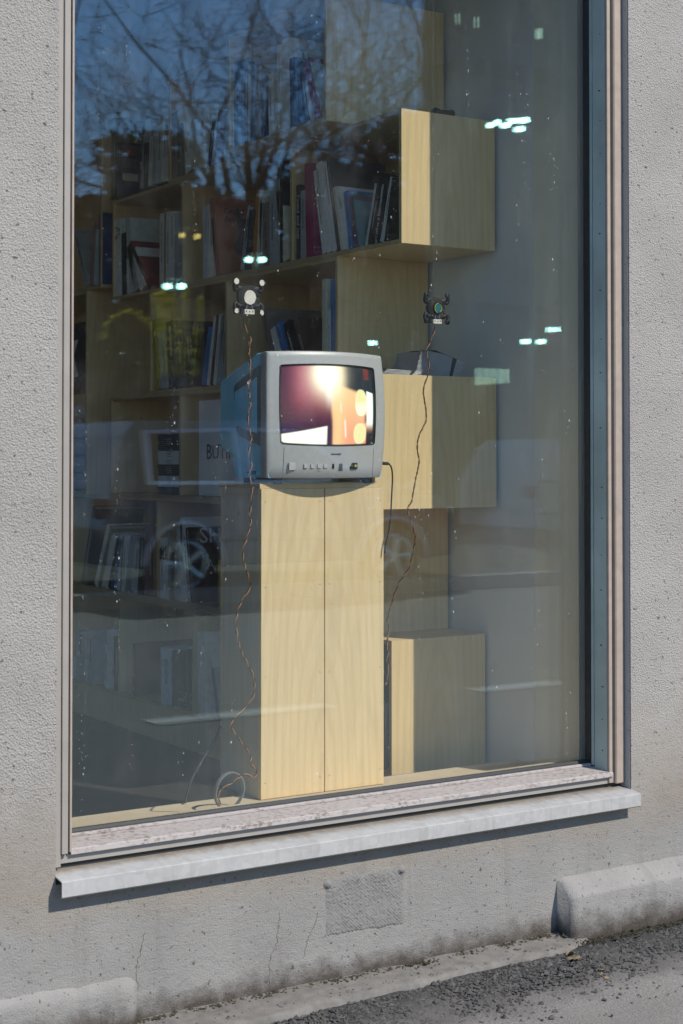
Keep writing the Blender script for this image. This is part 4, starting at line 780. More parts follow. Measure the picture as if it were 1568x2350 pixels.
# small dark object on the highest sunlit box
bm = bmesh.new(); tube(bm, [(-.035, 0, .014), (-.03, 0, .014), (-.012, 0, .014), (.012, 0, .014), (.03, 0, .014), (.035, 0, .014)], [.010, .014, .0105, .0105, .014, .010], 14); o = obj('glass_spool', bm, 'tv_black', smooth=True); o.location = (2.655, 3.60, 2.1565); tag(o, 'small dark glass spool lying on top of the highest sunlit box', 'paperweight')

# ================================================================ CABINET
CX0, CX1, CY0, CY1, CZ0, CZ1 = 1.952, 2.3155, 3.400, 3.608, .3645, 1.138
cab = thing('tv_cabinet', 'narrow pale plywood cabinet with two tall doors under the television', 'cabinet', ((CX0 + CX1) / 2, CY0, CZ0))
inv = Matrix.Translation(-cab.location)
def cpart(o):
    for v in o.data.vertices: v.co = inv @ v.co
    return o
mid = 2.136
M['ply_door'] = ply('birch_plywood_door', None, (.74, .56, .31))
for a, b in ((CX0 + .0005, mid - .0014), (mid + .0014, CX1)): cpart(boxo('door', (a, CY0, CZ0 + .001), (b, CY0 + .015, CZ1 - .0125), 'ply_door', cab, .0006))
M['ply_skylit'] = ply('birch_plywood_skylit', None, (.58, .545, .43))  # same birch, colour greyed for blue skylight and haze on this side
cpart(board('side_panel', (CX0 + .001, CY0 + .0165, CZ0), (CX0 + .014, CY1 - .006, CZ1 - .0125), cab)).data.materials[0] = M['ply_skylit']
cpart(board('side_panel', (CX1 - .014, CY0 + .0165, CZ0), (CX1 - .001, CY1 - .006, CZ1 - .0125), cab))
cpart(board('back_panel', (CX0 + .0005, CY1 - .0055, CZ0), (CX1 - .0005, CY1, CZ1 - .0125), cab))
cpart(board('top_board', (CX0 - .003, CY0 + .001, CZ1 - .012), (CX1 + .001, CY1 + .001, CZ1), cab, 'ply_ez'))
cpart(board('rear_foot', (CX0 + .02, 3.4825, .2205), (CX1 - .02, CY1 - .002, CZ0 - .0005), cab))
bm = bmesh.new()
for x in (CX0 + .012, mid - .014, mid + .014, CX1 - .012):
    for z in (CZ0 + .04, CZ0 + .3, CZ0 + .52, CZ1 - .045): tube(bm, [(x, CY0 - .0003, z), (x, CY0 + .002, z)], .0014, 8)
o = cpart(obj('screw_heads', bm, 'tv_dark', cab)); o['kind'] = 'stuff'
# ================================================================ TELEVISION
TX0, TX1, TZ0, TZ1 = 1.9600, 2.3000, 1.1520, 1.4640
txc = (TX0 + TX1) / 2; thw = (TX1 - TX0) / 2; tzc = (TZ0 + TZ1) / 2; thh = (TZ1 - TZ0) / 2
tv = thing('television', 'old silver-grey tube television with its picture on, standing on the plywood cabinet', 'television', (txc, 3.45, TZ0 - .012))
tinv = Matrix.Translation(-tv.location)
def tpart(o):
    if o.parent is tv:
        for v in o.data.vertices: v.co = tinv @ v.co
    return o
def front_y(s, t): return 3.342 + .036 * s * s + .010 * t * t
def fpt(s, t, dy=0.0):
    x = txc + s * (thw + .0065 * (1 - t * t)); z = tzc + t * (thh + .0035 * (1 - s * s) * (1 if t > 0 else .3)); return (x, front_y(s, t) + dy, z)
def rrect(n, hw, hh, r):
    pts = []
    for cx, cz, a0 in ((hw - r, hh - r, 0), (-hw + r, hh - r, 90), (-hw + r, -hh + r, 180), (hw - r, -hh + r, 270)):
        for k in range(n + 1):
            a = R(a0 + 90 * k / n); pts.append((cx + r * math.cos(a), cz + r * math.sin(a)))
    out = []
    for i in range(len(pts)):
        a, b = pts[i], pts[(i + 1) % len(pts)]; L = math.hypot(b[0] - a[0], b[1] - a[1]); k = max(1, int(L / .12))
        for q in range(k): out.append((a[0] + (b[0] - a[0]) * q / k, a[1] + (b[1] - a[1]) * q / k))
    return out
# screen opening in (s,t): measured in the photograph on the front plane
SX0, SX1, SZ0, SZ1 = 1.985, 2.269, 1.232, 1.434
scx, scz = (SX0 + SX1) / 2, (SZ0 + SZ1) / 2; shw, shh = (SX1 - SX0) / 2, (SZ1 - SZ0) / 2
loop = rrect(5, 1, 1, .06)
def scr_pt(u, v, k=1.0):   # screen-relative -1..1 with the bowed edges of a tube
    x = scx + u * k * (shw - .003 + .004 * (1 - v * v)); z = scz + v * k * (shh - .003 + .005 * (1 - u * u)); return x, z
bm = bmesh.new(); rings = []
outer = rrect(5, 1, 1, .045)
def ring(f): rings.append([bm.verts.new(f(i)) for i in range(len(loop))])
n_ = len(loop); assert len(outer) == n_ or True
def near(u, v):      # matching point on the outer outline
    a = max(abs(u), abs(v)); return u / a, v / a
def shell(i, dy, k):
    u, v = near(*loop[i]); r = .03; x, y, z = fpt(u * k, v * k); return (x, y + dy, z)
ring(lambda i: shell(i, .066 - .036 * near(*loop[i])[0] ** 2 * .9, .985)); ring(lambda i: shell(i, .009, 1.0)); ring(lambda i: shell(i, .003, .998)); ring(lambda i: shell(i, .0, .985))
def mixp(i, k):
    u, v = near(*loop[i]); x0, y0, z0 = fpt(u * .985, v * .985); x1, z1 = scr_pt(*loop[i]); x = x0 + (x1 - x0) * k; z = z0 + (z1 - z0) * k
    return (x, front_y((x - txc) / thw, (z - tzc) / thh), z)
for k in (.35, .7, .94, 1.0): ring(lambda i: mixp(i, k))
for a, b in zip(rings[:-1], rings[1:]):
    for i in range(n_): bm.faces.new((a[i], a[(i + 1) % n_], b[(i + 1) % n_], b[i]))
bmesh.ops.recalc_face_normals(bm, faces=bm.faces)
fr = obj('front_frame_shell', bm, 'tv_front', tv, smooth=True); fr.name = 'bezel'
if True:
    me = fr.data; c_ = sum((p.normal.y for p in me.polygons)); 
    if c_ > 0: me.flip_normals()
tpart(fr)
bm = bmesh.new(); rings = []
def rp(i, k, dy):
    x, z = scr_pt(*loop[i], k); return (x, front_y((x - txc) / thw, (z - tzc) / thh) + dy, z)
for k, dy in ((1.0, .0002), (.985, .006), (.955, .010)): ring(lambda i: rp(i, k, dy))
for a, b in zip(rings[:-1], rings[1:]):
    for i in range(n_): bm.faces.new((a[i], b[i], b[(i + 1) % n_], a[(i + 1) % n_]))
tpart(obj('screen_rim', bm, 'tv_black', tv))
# picture tube with its picture
NU, NV = 132, 104
def sm(a, b, x):
    t = max(0, min(1, (x - a) / (b - a))); return t * t * (3 - 2 * t)
def lerp(a, b, k): return tuple(p + (q - p) * k for p, q in zip(a, b))
def lin(h): return tuple((((c / 255) + .055) / 1.055) ** 2.4 if c > 10 else c / 255 / 12.92 for c in h)
def picture(u, v):     # u to the right, v downwards, 0..1
    c = lerp(lin((104, 38, 52)), lin((178, 92, 104)), sm(.0, .26, u) * sm(.75, .2, v)); c = lerp(c, lin((84, 34, 62)), sm(.42, .78, v)); c = lerp(c, lin((50, 18, 34)), sm(.2, 0, u) * .6)
    c = lerp(c, lin((44, 18, 52)), sm(.62, .84, v) * .8)
    right = sm(.465, .51, u - .02 * (v - .4))
    o = lerp(lin((250, 200, 146)), lin((238, 164, 126)), sm(.35, .95, v)); o = lerp(o, lin((255, 214, 150)), math.exp(-((u - .56) / .07) ** 2) * .7); c = lerp(c, o, right)
    c = lerp(c, lin((58, 30, 60)), sm(.03, 0, abs(u - .485 - .0)) * sm(.55, .75, v) * .85)
    band = .255 + (u - .60) * .36                       # dark wedge in the upper right
    dk = sm(.03, -.03, v - band) * sm(.56, .70, u); c = lerp(c, lin((34, 42, 50)), dk)
    c = lerp(c, lin((120, 52, 40)), sm(.02, 0, abs(u - .915) - .025) * sm(.17, .14, v) * .8)
    gl = math.exp(-(((u - .455) / .155) ** 2 + ((v - .10) / .26) ** 2) * 1.1); gl2 = math.exp(-(((u - .47) / .035) ** 2)) * sm(.62, .15, v)
    c = lerp(c, (1.25, 1.18, .86), min(1, gl * 1.6)); c = lerp(c, (1.2, 1.2, 1.05), min(1, gl2))
    lo = .885 - .125 * min(u / .45, 1)                    # bright white wedge at lower left
    c = lerp(c, (1.08, 1.08, .88), sm(-.008, .010, v - lo) * sm(.455, .43, u + .02 * (v - .9)))
    def pill(cx, cy, rx, ry): return ((abs(u - cx) / rx) ** 2.4 + (abs(v - cy) / ry) ** 2.4)
    for cx, cy, rx, ry, wht in ((.835, .46, .075, .175, True), (.825, .86, .078, .135, False)):
        q = pill(cx, cy, rx, ry)
        if q < 1.1:
            cc = lerp(lin((238, 232, 168)), lin((248, 250, 214)), sm(.42, .52, v) if wht else sm(.7, 1, q)); c = lerp(c, cc, sm(1.1, .85, q))
    c = lerp(c, (1.0, 1.12, .95), sm(.905, .912, u) * sm(.295, .305, v - (u - .9) * .3) * sm(.84, .70, v)); c = lerp(c, lin((42, 38, 40)), sm(.905, .912, u) * sm(.70, .88, v))
    c = lerp(c, lin((74, 44, 44)), sm(.895, .91, u) * sm(.75, .72, u) * 0 + sm(.86, .90, u) * sm(.60, .64, v) * sm(.74, .70, v) * sm(.91, .905, u) * .8)
    c = lerp(c, lin((255, 236, 226)), sm(.012, .002, abs(u - .595 - (v - .6) * .03)) * sm(.42, .52, v) * sm(.62, .54, v) * .8 + sm(.016, .002, abs(u - .645 - (v - .8) * .06)) * sm(.64, .72, v) * sm(.93, .88, v) * .9)
    e = min(u, 1 - u, v, 1 - v); return lerp((0, 0, 0), c, sm(-.004, .016, e) * (1 if e > .004 else .6))
bm = bmesh.new(); gv = []
for i in range(NU + 1):
    r = []
    for j in range(NV + 1):
        u, v = -1 + 2 * i / NU, 1 - 2 * j / NV; x, z = scr_pt(u, v, .962)
        cor = max(0, abs(u) - .93) * max(0, abs(v) - .93) * 60 * .2
        x -= math.copysign(cor * .04, u); z -= math.copysign(cor * .04, v)
        r.append(bm.verts.new((x, front_y((x - txc) / thw, (z - tzc) / thh) + .0068, z)))
    gv.append(r)
for i in range(NU):
    for j in range(NV): bm.faces.new((gv[i][j], gv[i][j + 1], gv[i + 1][j + 1], gv[i + 1][j]))
so = obj('screen', bm, 'screen', tv, smooth=True)
ca = so.data.color_attributes.new('picture', 'FLOAT_COLOR', 'POINT')
for i in range(NU + 1):
    for j in range(NV + 1): ca.data[i * (NV + 1) + j].color = (*picture(i / NU, j / NV), 1)
tpart(so)
# rear housing: loops from the bezel back to the tube end
def loft(bm, loops, cap=True):
    rr = [[bm.verts.new(p) for p in lp] for lp in loops]; n = len(rr[0])
    for a, b in zip(rr[:-1], rr[1:]):
        for i in range(n): bm.faces.new((a[i], a[(i + 1) % n], b[(i + 1) % n], b[i]))
    if cap: bm.faces.new(rr[0]); bm.faces.new(rr[-1])
    bmesh.ops.recalc_face_normals(bm, faces=bm.faces)
def rl(x0, x1, z0, z1, y, r=.012):
    cx, cz = (x0 + x1) / 2, (z0 + z1) / 2; hw, hh = (x1 - x0) / 2, (z1 - z0) / 2; out = []
    for ox, oz, a0 in ((1, 1, 0), (-1, 1, 90), (-1, -1, 180), (1, -1, 270)):
        for k in range(4):
            a = R(a0 + 30 * k); out.append((cx + ox * (hw - r) + r * math.cos(a), y, cz + oz * (hh - r) + r * math.sin(a)))
    return out
bm = bmesh.new()
loft(bm, [rl(TX0 + .003, TX1 - .003, TZ0, TZ1 - .001, 3.385, .006), rl(TX0 + .001, TX1 - .001, TZ0, TZ1 - .002, 3.441, .006)])
tpart(obj('collar', bm, 'tv_skylit', tv))
bm = bmesh.new()
loft(bm, [rl(TX0 + .0015, TX1 - .0015, TZ0 + .002, TZ1 - .003, 3.4415, .008), rl(TX0 + .002, TX1 - .002, TZ0 + .050, TZ1 - .040, 3.565, .012), rl(TX0 + .004, TX1 - .004, 1.220, 1.405, 3.632, .015), rl(TX0 + .05, TX1 - .05, 1.23, 1.385, 3.70, .03), rl(TX0 + .09, TX1 - .09, 1.25, 1.36, 3.78, .03)])
body = tpart(obj('rear_housing', bm, 'tv_skylit', tv, smooth=False))
bm = bmesh.new(); prism(bm, [(3.442, TZ0), (3.556, TZ0), (3.566, 1.209), (3.54, 1.204), (3.50, 1.19), (3.46, 1.172), (3.442, 1.165)], 0, TX0 + .004, TX1 - .004); tpart(obj('pedestal', bm, 'tv_skylit', tv))
bm = bmesh.new(); prism(bm, [(3.4415, 1.161), (3.4415, 1.170), (3.47, 1.169), (3.495, 1.165), (3.47, 1.162)], 0, TX0 + .0015, TX0 + .005); tpart(obj('grip_recess', bm, 'tv_dark', tv))
for x in (TX0 + .03, TX1 - .045):
    for y in (3.395, 3.535): tpart(boxo('foot', (x, y, CZ1 + .0002), (x + .02, y + .02, TZ0 + .001), 'tv_black', tv))
tpart(boxo('base_plate', (TX0 + .012, 3.405, CZ1 + .0004), (TX1 - .006, 3.50, CZ1 + .0036), 'ply_ez', tv))
# side grille
bm = bmesh.new(); xg = TX0 + .0004
prism(bm, [(3.551, 1.380), (3.541, 1.389), (3.424, 1.431), (3.4135, 1.430), (3.4085, 1.240), (3.414, 1.231), (3.521, 1.257), (3.536, 1.270)], 0, xg - .0022, xg + .006)
gp = tpart(obj('speaker_grille', bm, 'tv_skylit', tv)); gp.data.materials[0] = flat('grille_surround', (.09, .16, .21), .5)
def edge_z(y): # top and bottom of the slat field at depth y
    k = (y - 3.430) / (3.541 - 3.430); return 1.262 + k * (1.285 - 1.262), 1.402 + k * (1.369 - 1.402)
for k in range(25):
    y = 3.432 + k * .0045; a, b = edge_z(y); s = boxo('slat', (xg - .0044, y, a), (xg - .0023, y + .0021, b), 'tv_skylit', gp)
    for v in s.data.vertices: v.co = tinv @ v.co
bm = bmesh.new(); prism(bm, [(3.431, 1.261), (3.431, 1.403), (3.5455, 1.369), (3.5455, 1.286)], 0, xg - .0026, xg - .0023); s = obj('grille_black_sheet', bm, 'tv_black', gp); s.name = 'grille_backing'  # black sheet behind the slats
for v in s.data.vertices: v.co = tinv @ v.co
# controls on the lower front
def onfront(x, z): return front_y((x - txc) / thw, (z - tzc) / thh)
def btn(name, x0, x1, z0, z1, m, up=.0016, par=None):
    y = min(onfront(x0, z0), onfront(x1, z1)); o = tpart(boxo(name, (x0, y - up, z0), (x1, y + .006, z1), m, tv, .0005)); return o
btn('power_button', 2.0085, 2.0265, 1.1715, 1.1895, 'tv_front', .0009)
for x in (2.0475, 2.0655, 2.0835, 2.1015): btn('button', x, x + .0100, 1.1760, 1.1865, 'tv_front', .0009)
btn('sensor_window', 2.1255, 2.1315, 1.1755, 1.1870, 'tv_black', .0008); btn('torn_sticker', 2.1455, 2.1570, 1.1700, 1.1880, 'tv_dark', .0004)
jp = btn('jack_panel', 2.1790, 2.2035, 1.1735, 1.1895, 'tv_black', .0005)
for x, mm in ((2.1850, 'chrome'), (2.1970, 'yellow_plastic')):
    bm = bmesh.new(); yy = onfront(x, 1.182); tube(bm, [(x, yy - .004, 1.182), (x, yy + .002, 1.182)], .0034, 14); tube(bm, [(x, yy - .0044, 1.182), (x, yy - .0035, 1.182)], .0016, 10); o = obj('jack', bm, mm, jp)
    for v in o.data.vertices: v.co = tinv @ v.co
def ftext(name, s, size, x, z, m):
    o = text(name, s, size, m, tv, cover_frame((x, onfront(x, z) - .0004, z)), .0002); o.matrix_basis = tinv @ o.matrix_basis; return o
ftext('power_print', 'POWER', .0055, 2.0085, 1.1632, 'tv_dark'); ftext('program_print', 'PROGR', .0055, 2.0855, 1.1670, 'tv_dark'); ftext('input_print', 'VIDEO', .0045, 2.1800, 1.1695, 'tv_dark')
btn('worn_emblem', 2.1200, 2.1500, 1.2085, 1.2135, 'tv_dark', .0003)
for x in (1.9975, 2.262):
    bm = bmesh.new(); tube(bm, [(x, onfront(x, TZ0 + .002 + (1.224 - TZ0) * k / 6) - .0001, TZ0 + .002 + (1.224 - TZ0) * k / 6) for k in range(7)], .0005, 4); tpart(obj('panel_seam', bm, 'tv_dark', tv))
# ================================================================ WIRES, SPEAKERS, RING
def twisted(name, pts, label, phase):
    t = thing(name, label, 'cable'); P = smoothpath(pts, 10); D = [0]
    for a, b in zip(P[:-1], P[1:]): D.append(D[-1] + (b - a).length)
    N = int(D[-1] / .0022); Q = []; j = 0
    for k in range(N + 1):
        d = D[-1] * k / N
        while j < len(D) - 2 and D[j + 1] < d: j += 1
        u = (d - D[j]) / max(1e-6, D[j + 1] - D[j]); Q.append((P[j].lerp(P[j + 1], u), d))
    for s, m in ((0, 'copper'), (math.pi, 'wire_black')):
        pl = []
        for i, (p, d) in enumerate(Q):
            tg = (Q[min(i + 1, N)][0] - Q[max(i - 1, 0)][0]).normalized(); a = tg.cross(Vector((0, 1, 0))).normalized(); b = tg.cross(a); q = d * 2 * math.pi / .030 + 1.6 * math.sin(d * 23) + 1.1 * math.sin(d * 61 + 1) + s + phase
            pl.append(p + (a * math.cos(q) + b * math.sin(q)) * .00135)
        bm = bmesh.new(); tube(bm, pl, .00125, 5); obj('strand', bm, m, t, smooth=True)
    return t
twisted('twisted_wire', WIRE_L, 'twisted orange and black wire hanging from the left speaker down past the television', 0)
twisted('twisted_wire', WIRE_R, 'twisted orange and black wire hanging from the right speaker beside the cabinet', 1)
bm = bmesh.new(); P = smoothpath(JACK_WIRE, 8); tube(bm, P, .0022, 6); wj = obj('audio_cable', bm, 'wire_black', smooth=True); tag(wj, 'black cable with plug in the right side of the television', 'cable')
bm = bmesh.new(); p0 = Vector(JACK_WIRE[0]); tube(bm, [p0 + Vector((-.010, 0, 0)), p0 + Vector((.010, 0, -.001)), p0 + Vector((.014, 0, -.001))], [.0042, .0042, .003], 10); obj('plug', bm, 'black', wj)
bm = bmesh.new(); tube(bm, smoothpath(BLACK_CABLE, 6), .0036, 6); tag(obj('power_cable', bm, 'wire_black', smooth=True), 'black power cable running diagonally behind the ledge left of the cabinet', 'cable')
def speaker(loc, label, putty):
    x, y, z = loc; t = thing('speaker', label, 'speaker', loc)
    bm = bmesh.new(); tube(bm, [(0, .018, 0), (0, .012, 0), (0, .004, 0), (0, .0, 0)], [.020, .026, .029, .028], 26); obj('basket', bm, 'black', t, smooth=False)
    bm = bmesh.new()
    for r in (.0255, .0225, .0195, .0165):
        ring_ = [(r * math.cos(R(k * 15)), -.0012 - (.0255 - r) * .08, r * math.sin(R(k * 15))) for k in range(25)]; tube(bm, ring_, .0013, 5)
    obj('cone_ridges', bm, 'cone', t, smooth=True)
    bm = bmesh.new(); tube(bm, [(0, -.0004, 0), (0, -.0010, 0)], [.0235, .0235], 24); obj('cone', bm, 'cone', t)
    if putty:
        bm = bmesh.new(); disc(bm, (.002, -.0045, -.001), 0, .0155, 22, .05, .003); obj('putty_dot', bm, 'putty', t)
    else:
        bm = bmesh.new(); tube(bm, [(.002, -.002, 0), (.002, -.0062, 0), (.002, -.0062, 0)], [.015, .0145, .0118], 22); obj('dome_ring', bm, 'black', t)
        bm = bmesh.new(); tube(bm, [(.002, -.0064, 0), (.002, -.0068, 0)], .0112, 20); obj('dome', bm, 'lens', t)
        bm = bmesh.new(); tube(bm, [(.002 + .0125 * math.cos(R(a)), -.0072, .0125 * math.sin(R(a))) for a in range(95, 265, 17)], .0008, 5); tube(bm, [(.002 + .0098 * math.cos(R(a)), -.0070, .0098 * math.sin(R(a))) for a in range(-60, 70, 17)], .0008, 5); obj('dome_painted_glint', bm, 'yellow_plastic', t)  # yellow arcs painted on as glints round the dome
    for sx, sz in ((-1, 1), (1, 1), (-1, -1), (1, -1)):
        bm = bmesh.new(); A = smoothpath([(sx * .016, .004, sz * .019), (sx * .024, .003, sz * .021), (sx * .030, .002, sz * .015), (sx * .0355, .001, sz * .017), (sx * .0365, 0, sz * .026), (sx * .034, -.001, sz * .034)], 5)
        tube(bm, A, [.0062] * 8 + [.0048] * (len(A) - 8), 8); tube(bm, [(sx * .0335, .001, sz * .0345), (sx * .0335, -.0035, sz * .0345)], .0066, 12); arm = obj('arm', bm, 'black', t, smooth=True)
        if putty:
            bm = bmesh.new(); disc(bm, (sx * .0335 - .001, -.0062, sz * .0345), 0, .0066 if sz > 0 else .0055, 16, .04 if sz > 0 else .22, .0022); obj('putty_dot', bm, 'putty', t)
    bm = bmesh.new(); box(bm, (-.017, .002, -.039), (.010, .010, -.024)); obj('terminal_base', bm, 'black', t)
    bm = bmesh.new(); box(bm, (-.012, -.004, -.0395), (.0135, .002, -.0285)); tb = obj('terminal_block', bm, 'putty', t)
    for k in (-1, 0, 1):
        bm = bmesh.new(); tube(bm, [(.0008 + k * .0085, -.0046, -.0335 - (.0012 if k == 0 else 0)), (.0008 + k * .0085, -.0038, -.0335)], .0018, 10); obj('screw', bm, 'steel', tb)
    for k in (-1, 1):
        bm = bmesh.new(); tube(bm, [(.0015 + k * .006, -.0015, -.016), (.001 + k * .007, -.003, -.024), (.0008 + k * .0082, -.0045, -.031)], .0006, 5); obj('lead', bm, 'chrome', t)
    return t
speaker((1.8075, 3.2080, 1.573), 'small round speaker with white putty dots stuck inside the glass, left of the two', True)
spr = speaker((2.4300, 3.3250, 1.5880), 'small black four-armed speaker with teal centre hanging behind the glass, right side', False)
bm = bmesh.new(); tube(bm, [(0, .012, .028), (0, .012, 1.365)], .0003, 4); obj('thread', bm, 'ring_shaded', spr)
bm = bmesh.new(); rc = [(.047 * math.cos(R(a)), 0, .047 * math.sin(R(a))) for a in range(0, 360, 10)]
def hoop(bm, r0, r1, y0, y1, n=48):
    q = [[bm.verts.new((r * math.cos(2 * math.pi * k / n), y, r * math.sin(2 * math.pi * k / n))) for k in range(n)] for r, y in ((r0, y0), (r1, y0), (r1, y1), (r0, y1))]
    for a in range(4):
        for k in range(n): bm.faces.new((q[a][k], q[a][(k + 1) % n], q[(a + 1) % 4][(k + 1) % n], q[(a + 1) % 4][k]))
    bmesh.ops.recalc_face_normals(bm, faces=bm.faces)
hoop(bm, .0425, .0455, 0, .009); rg = obj('plastic_ring', bm, 'ring_shaded', smooth=False); rg.location = (1.838, 3.345, .364 + .0457); rg.rotation_euler = (R(4), 0, R(12))
tag(rg, 'milky plastic ring standing on the ledge against the cabinet', 'ring')
# dry leaves
for k in range(9):
    bm = bmesh.new(); n = 5; L = random.uniform(.012, .021); W = L * random.uniform(.35, .6); cu = random.uniform(.3, 1.0); r = []
    for i in range(n + 1):
        s = i / n; ww = W * math.sin(math.pi * min(.98, s * .92 + .06)) ; r.append([bm.verts.new((L * (s - .5), -ww, cu * ww * .9 + random.uniform(0, .003))), bm.verts.new((L * (s - .5), 0, .003 * math.sin(s * 3))), bm.verts.new((L * (s - .5), ww, cu * ww * .8 + random.uniform(0, .003)))])
    for i in range(n):
        for j in range(2): bm.faces.new((r[i][j], r[i + 1][j], r[i + 1][j + 1], r[i][j + 1]))
    o = obj('dry_leaf', bm, 'leaf_dry', smooth=False); so_ = o.modifiers.new('thick', 'SOLIDIFY'); so_.thickness = .0008
    o.location = ((2.515 + random.uniform(-.035, .035), 2.905 + random.uniform(-.03, .02), .018) if k < 6 else (2.50 + random.uniform(-.05, .06), 2.80 + random.uniform(-.04, .03), .008)); o.rotation_euler = (random.uniform(-.3, .3), random.uniform(-.3, .3), random.uniform(0, 6))
    tag(o, 'dry brown curled leaf lying on the ground by the end of the raised plinth', 'leaf', 'dry leaves by the plinth end')

# ================================================================ STREET BEHIND THE CAMERA (seen mirrored in the glass)
def car(x0, y, L, H, label, paint, face=1):
    """compact parked car, nose towards +X, side towards the shop; built around its own origin on the ground"""
    t = thing('parked_car', label, 'car', (x0, y, 0)); W = 1.62; rw = .30
    a1, a2 = .20 * L + .02, .80 * L
    prof = [(0.02, .32), (0, .62), (.05, .92), (.16 * L * .4, H - .12), (.10 * L, H), (.52 * L, H + .02), (.66 * L, H - .12), (.80 * L, .98), (.96 * L, .84), (L, .62), (L - .03, .30)]
    def arch(cx): return [(cx + .37 * math.cos(R(a)), .28 + .37 * math.sin(R(a))) for a in range(0, 181, 20)]
    pts = prof + arch(a2) + arch(a1)
    bm = bmesh.new(); lo = [bm.verts.new((x, 0, z)) for x, z in pts]; hi = [bm.verts.new((x, -W, z)) for x, z in pts]
    # lean the glasshouse inwards and round the flanks
    for v in lo + hi:
        if v.co.z > .95: v.co.y += (-1 if v.co.y > -W / 2 else 1) * .16 * (v.co.z - .95) / (H - .95)
    bm.faces.new(lo); bm.faces.new(hi[::-1]); n = len(pts)
    for i in range(n): bm.faces.new((lo[i], hi[i], hi[(i + 1) % n], lo[(i + 1) % n]))
    bmesh.ops.recalc_face_normals(bm, faces=bm.faces); bmesh.ops.triangulate(bm, faces=bm.faces[:]); body_ = obj('body', bm, paint, t, bevel=.012)
    for poly in ((( .10 * L + .06, 1.0), (.12 * L, H - .10), (.36 * L, H - .07), (.36 * L, 1.0)), ((.39 * L, 1.0), (.39 * L, H - .07), (.53 * L, H - .08), (.70 * L, 1.02))):
        bm = bmesh.new(); cx = sum(p[0] for p in poly) / 4; cz = sum(p[1] for p in poly) / 4; q = lambda p, k: (cx + (p[0] - cx) * k, .0, cz + (p[1] - cz) * k)
        def put(p, k, off):
            x, _, z = q(p, k); return bm.verts.new((x, off - .16 * max(0, z - .95) / (H - .95), z))
        A = [put(p, 1.10, .008) for p in poly]; B = [put(p, .97, .014) for p in poly]; C_ = [put(p, .93, .004) for p in poly]
        for r1, r2 in ((A, B), (B, C_)):
            for i in range(4): bm.faces.new((r1[i], r1[(i + 1) % 4], r2[(i + 1) % 4], r2[i]))
        w_ = obj('side_window', bm, 'trim_silver', t); bm = bmesh.new(); bm.faces.new([put(p, .95, .006) for p in poly]); obj('pane', bm, 'car_glass', w_)
    for cx in (a1, a2):
        bm = bmesh.new(); tube(bm, [(cx, .012, rw), (cx, -.18, rw)], rw, 30); wh = obj('wheel', bm, 'tyre', t)
        bm = bmesh.new(); hoopb = bm
        q = [[bm.verts.new((cx + r * math.cos(2 * math.pi * k / 36), yy, rw + r * math.sin(2 * math.pi * k / 36))) for k in range(36)] for r, yy in ((.215, .014), (.190, .024), (.175, .010))]
        for a in range(2):
            for k in range(36): bm.faces.new((q[a][k], q[a][(k + 1) % 36], q[a + 1][(k + 1) % 36], q[a + 1][k]))
        for k in range(5):
            an = R(72 * k + 18 + cx * 20); d = Vector((math.cos(an), 0, math.sin(an))); p = Vector((-math.sin(an), 0, math.cos(an))); c0 = Vector((cx, .022, rw))
            vs = [bm.verts.new(c0 + d * r + p * s + Vector((0, yy, 0))) for r, s, yy in ((.03, .026, .004), (.19, .034, -.006), (.19, 0, .004), (.03, 0, .012))] ; vs2 = [bm.verts.new(c0 + d * r + p * s + Vector((0, yy, 0))) for r, s, yy in ((.03, 0, .012), (.19, 0, .004), (.19, -.034, -.006), (.03, -.026, .004))]
            bm.faces.new(vs); bm.faces.new(vs2)
        tube(bm, [(cx, .016, rw), (cx, .034, rw)], [.045, .038], 16); obj('rim', bm, 'rim', wh)
        bm = bmesh.new(); tube(bm, [(cx + .375 * math.cos(R(a)), .004, .285 + .375 * math.sin(R(a))) for a in range(-2, 183, 8)], .026, 8); obj('arch_trim', bm, 'trim_silver', t, smooth=True)
    for z, nm in ((.90, 'belt_moulding'), (.50, 'side_moulding')):
        bm = bmesh.new(); tube(bm, [(.10, .004, z + .01), (.5 * L, .010, z), (.92 * L, .004, z - .02)], .018, 6); obj(nm, bm, 'car_body', t, smooth=True)
    bm = bmesh.new(); box(bm, (L - .10, -.35, .62), (L - .005, -.02, .76)); obj('headlight', bm, 'chrome', t, bevel=.02); bm = bmesh.new(); box(bm, (.0, -.25, .70), (.06, .003, .86)); obj('tail_light', bm, 'red_print', t, bevel=.01)
    bm = bmesh.new(); tube(bm, [(.66 * L, .0, 1.02), (.66 * L, .12, 1.05)], [.05, .08], 10); obj('mirror', bm, 'car_body', t)
    return t
car(5.45, -5.72, 3.6, 1.52, 'silver compact car parked across the street, mirrored low in the glass', 'car_body')
car(12.9, -9.2, 3.7, 1.45, 'pale car parked farther along, mirrored at right in the glass', 'paper')
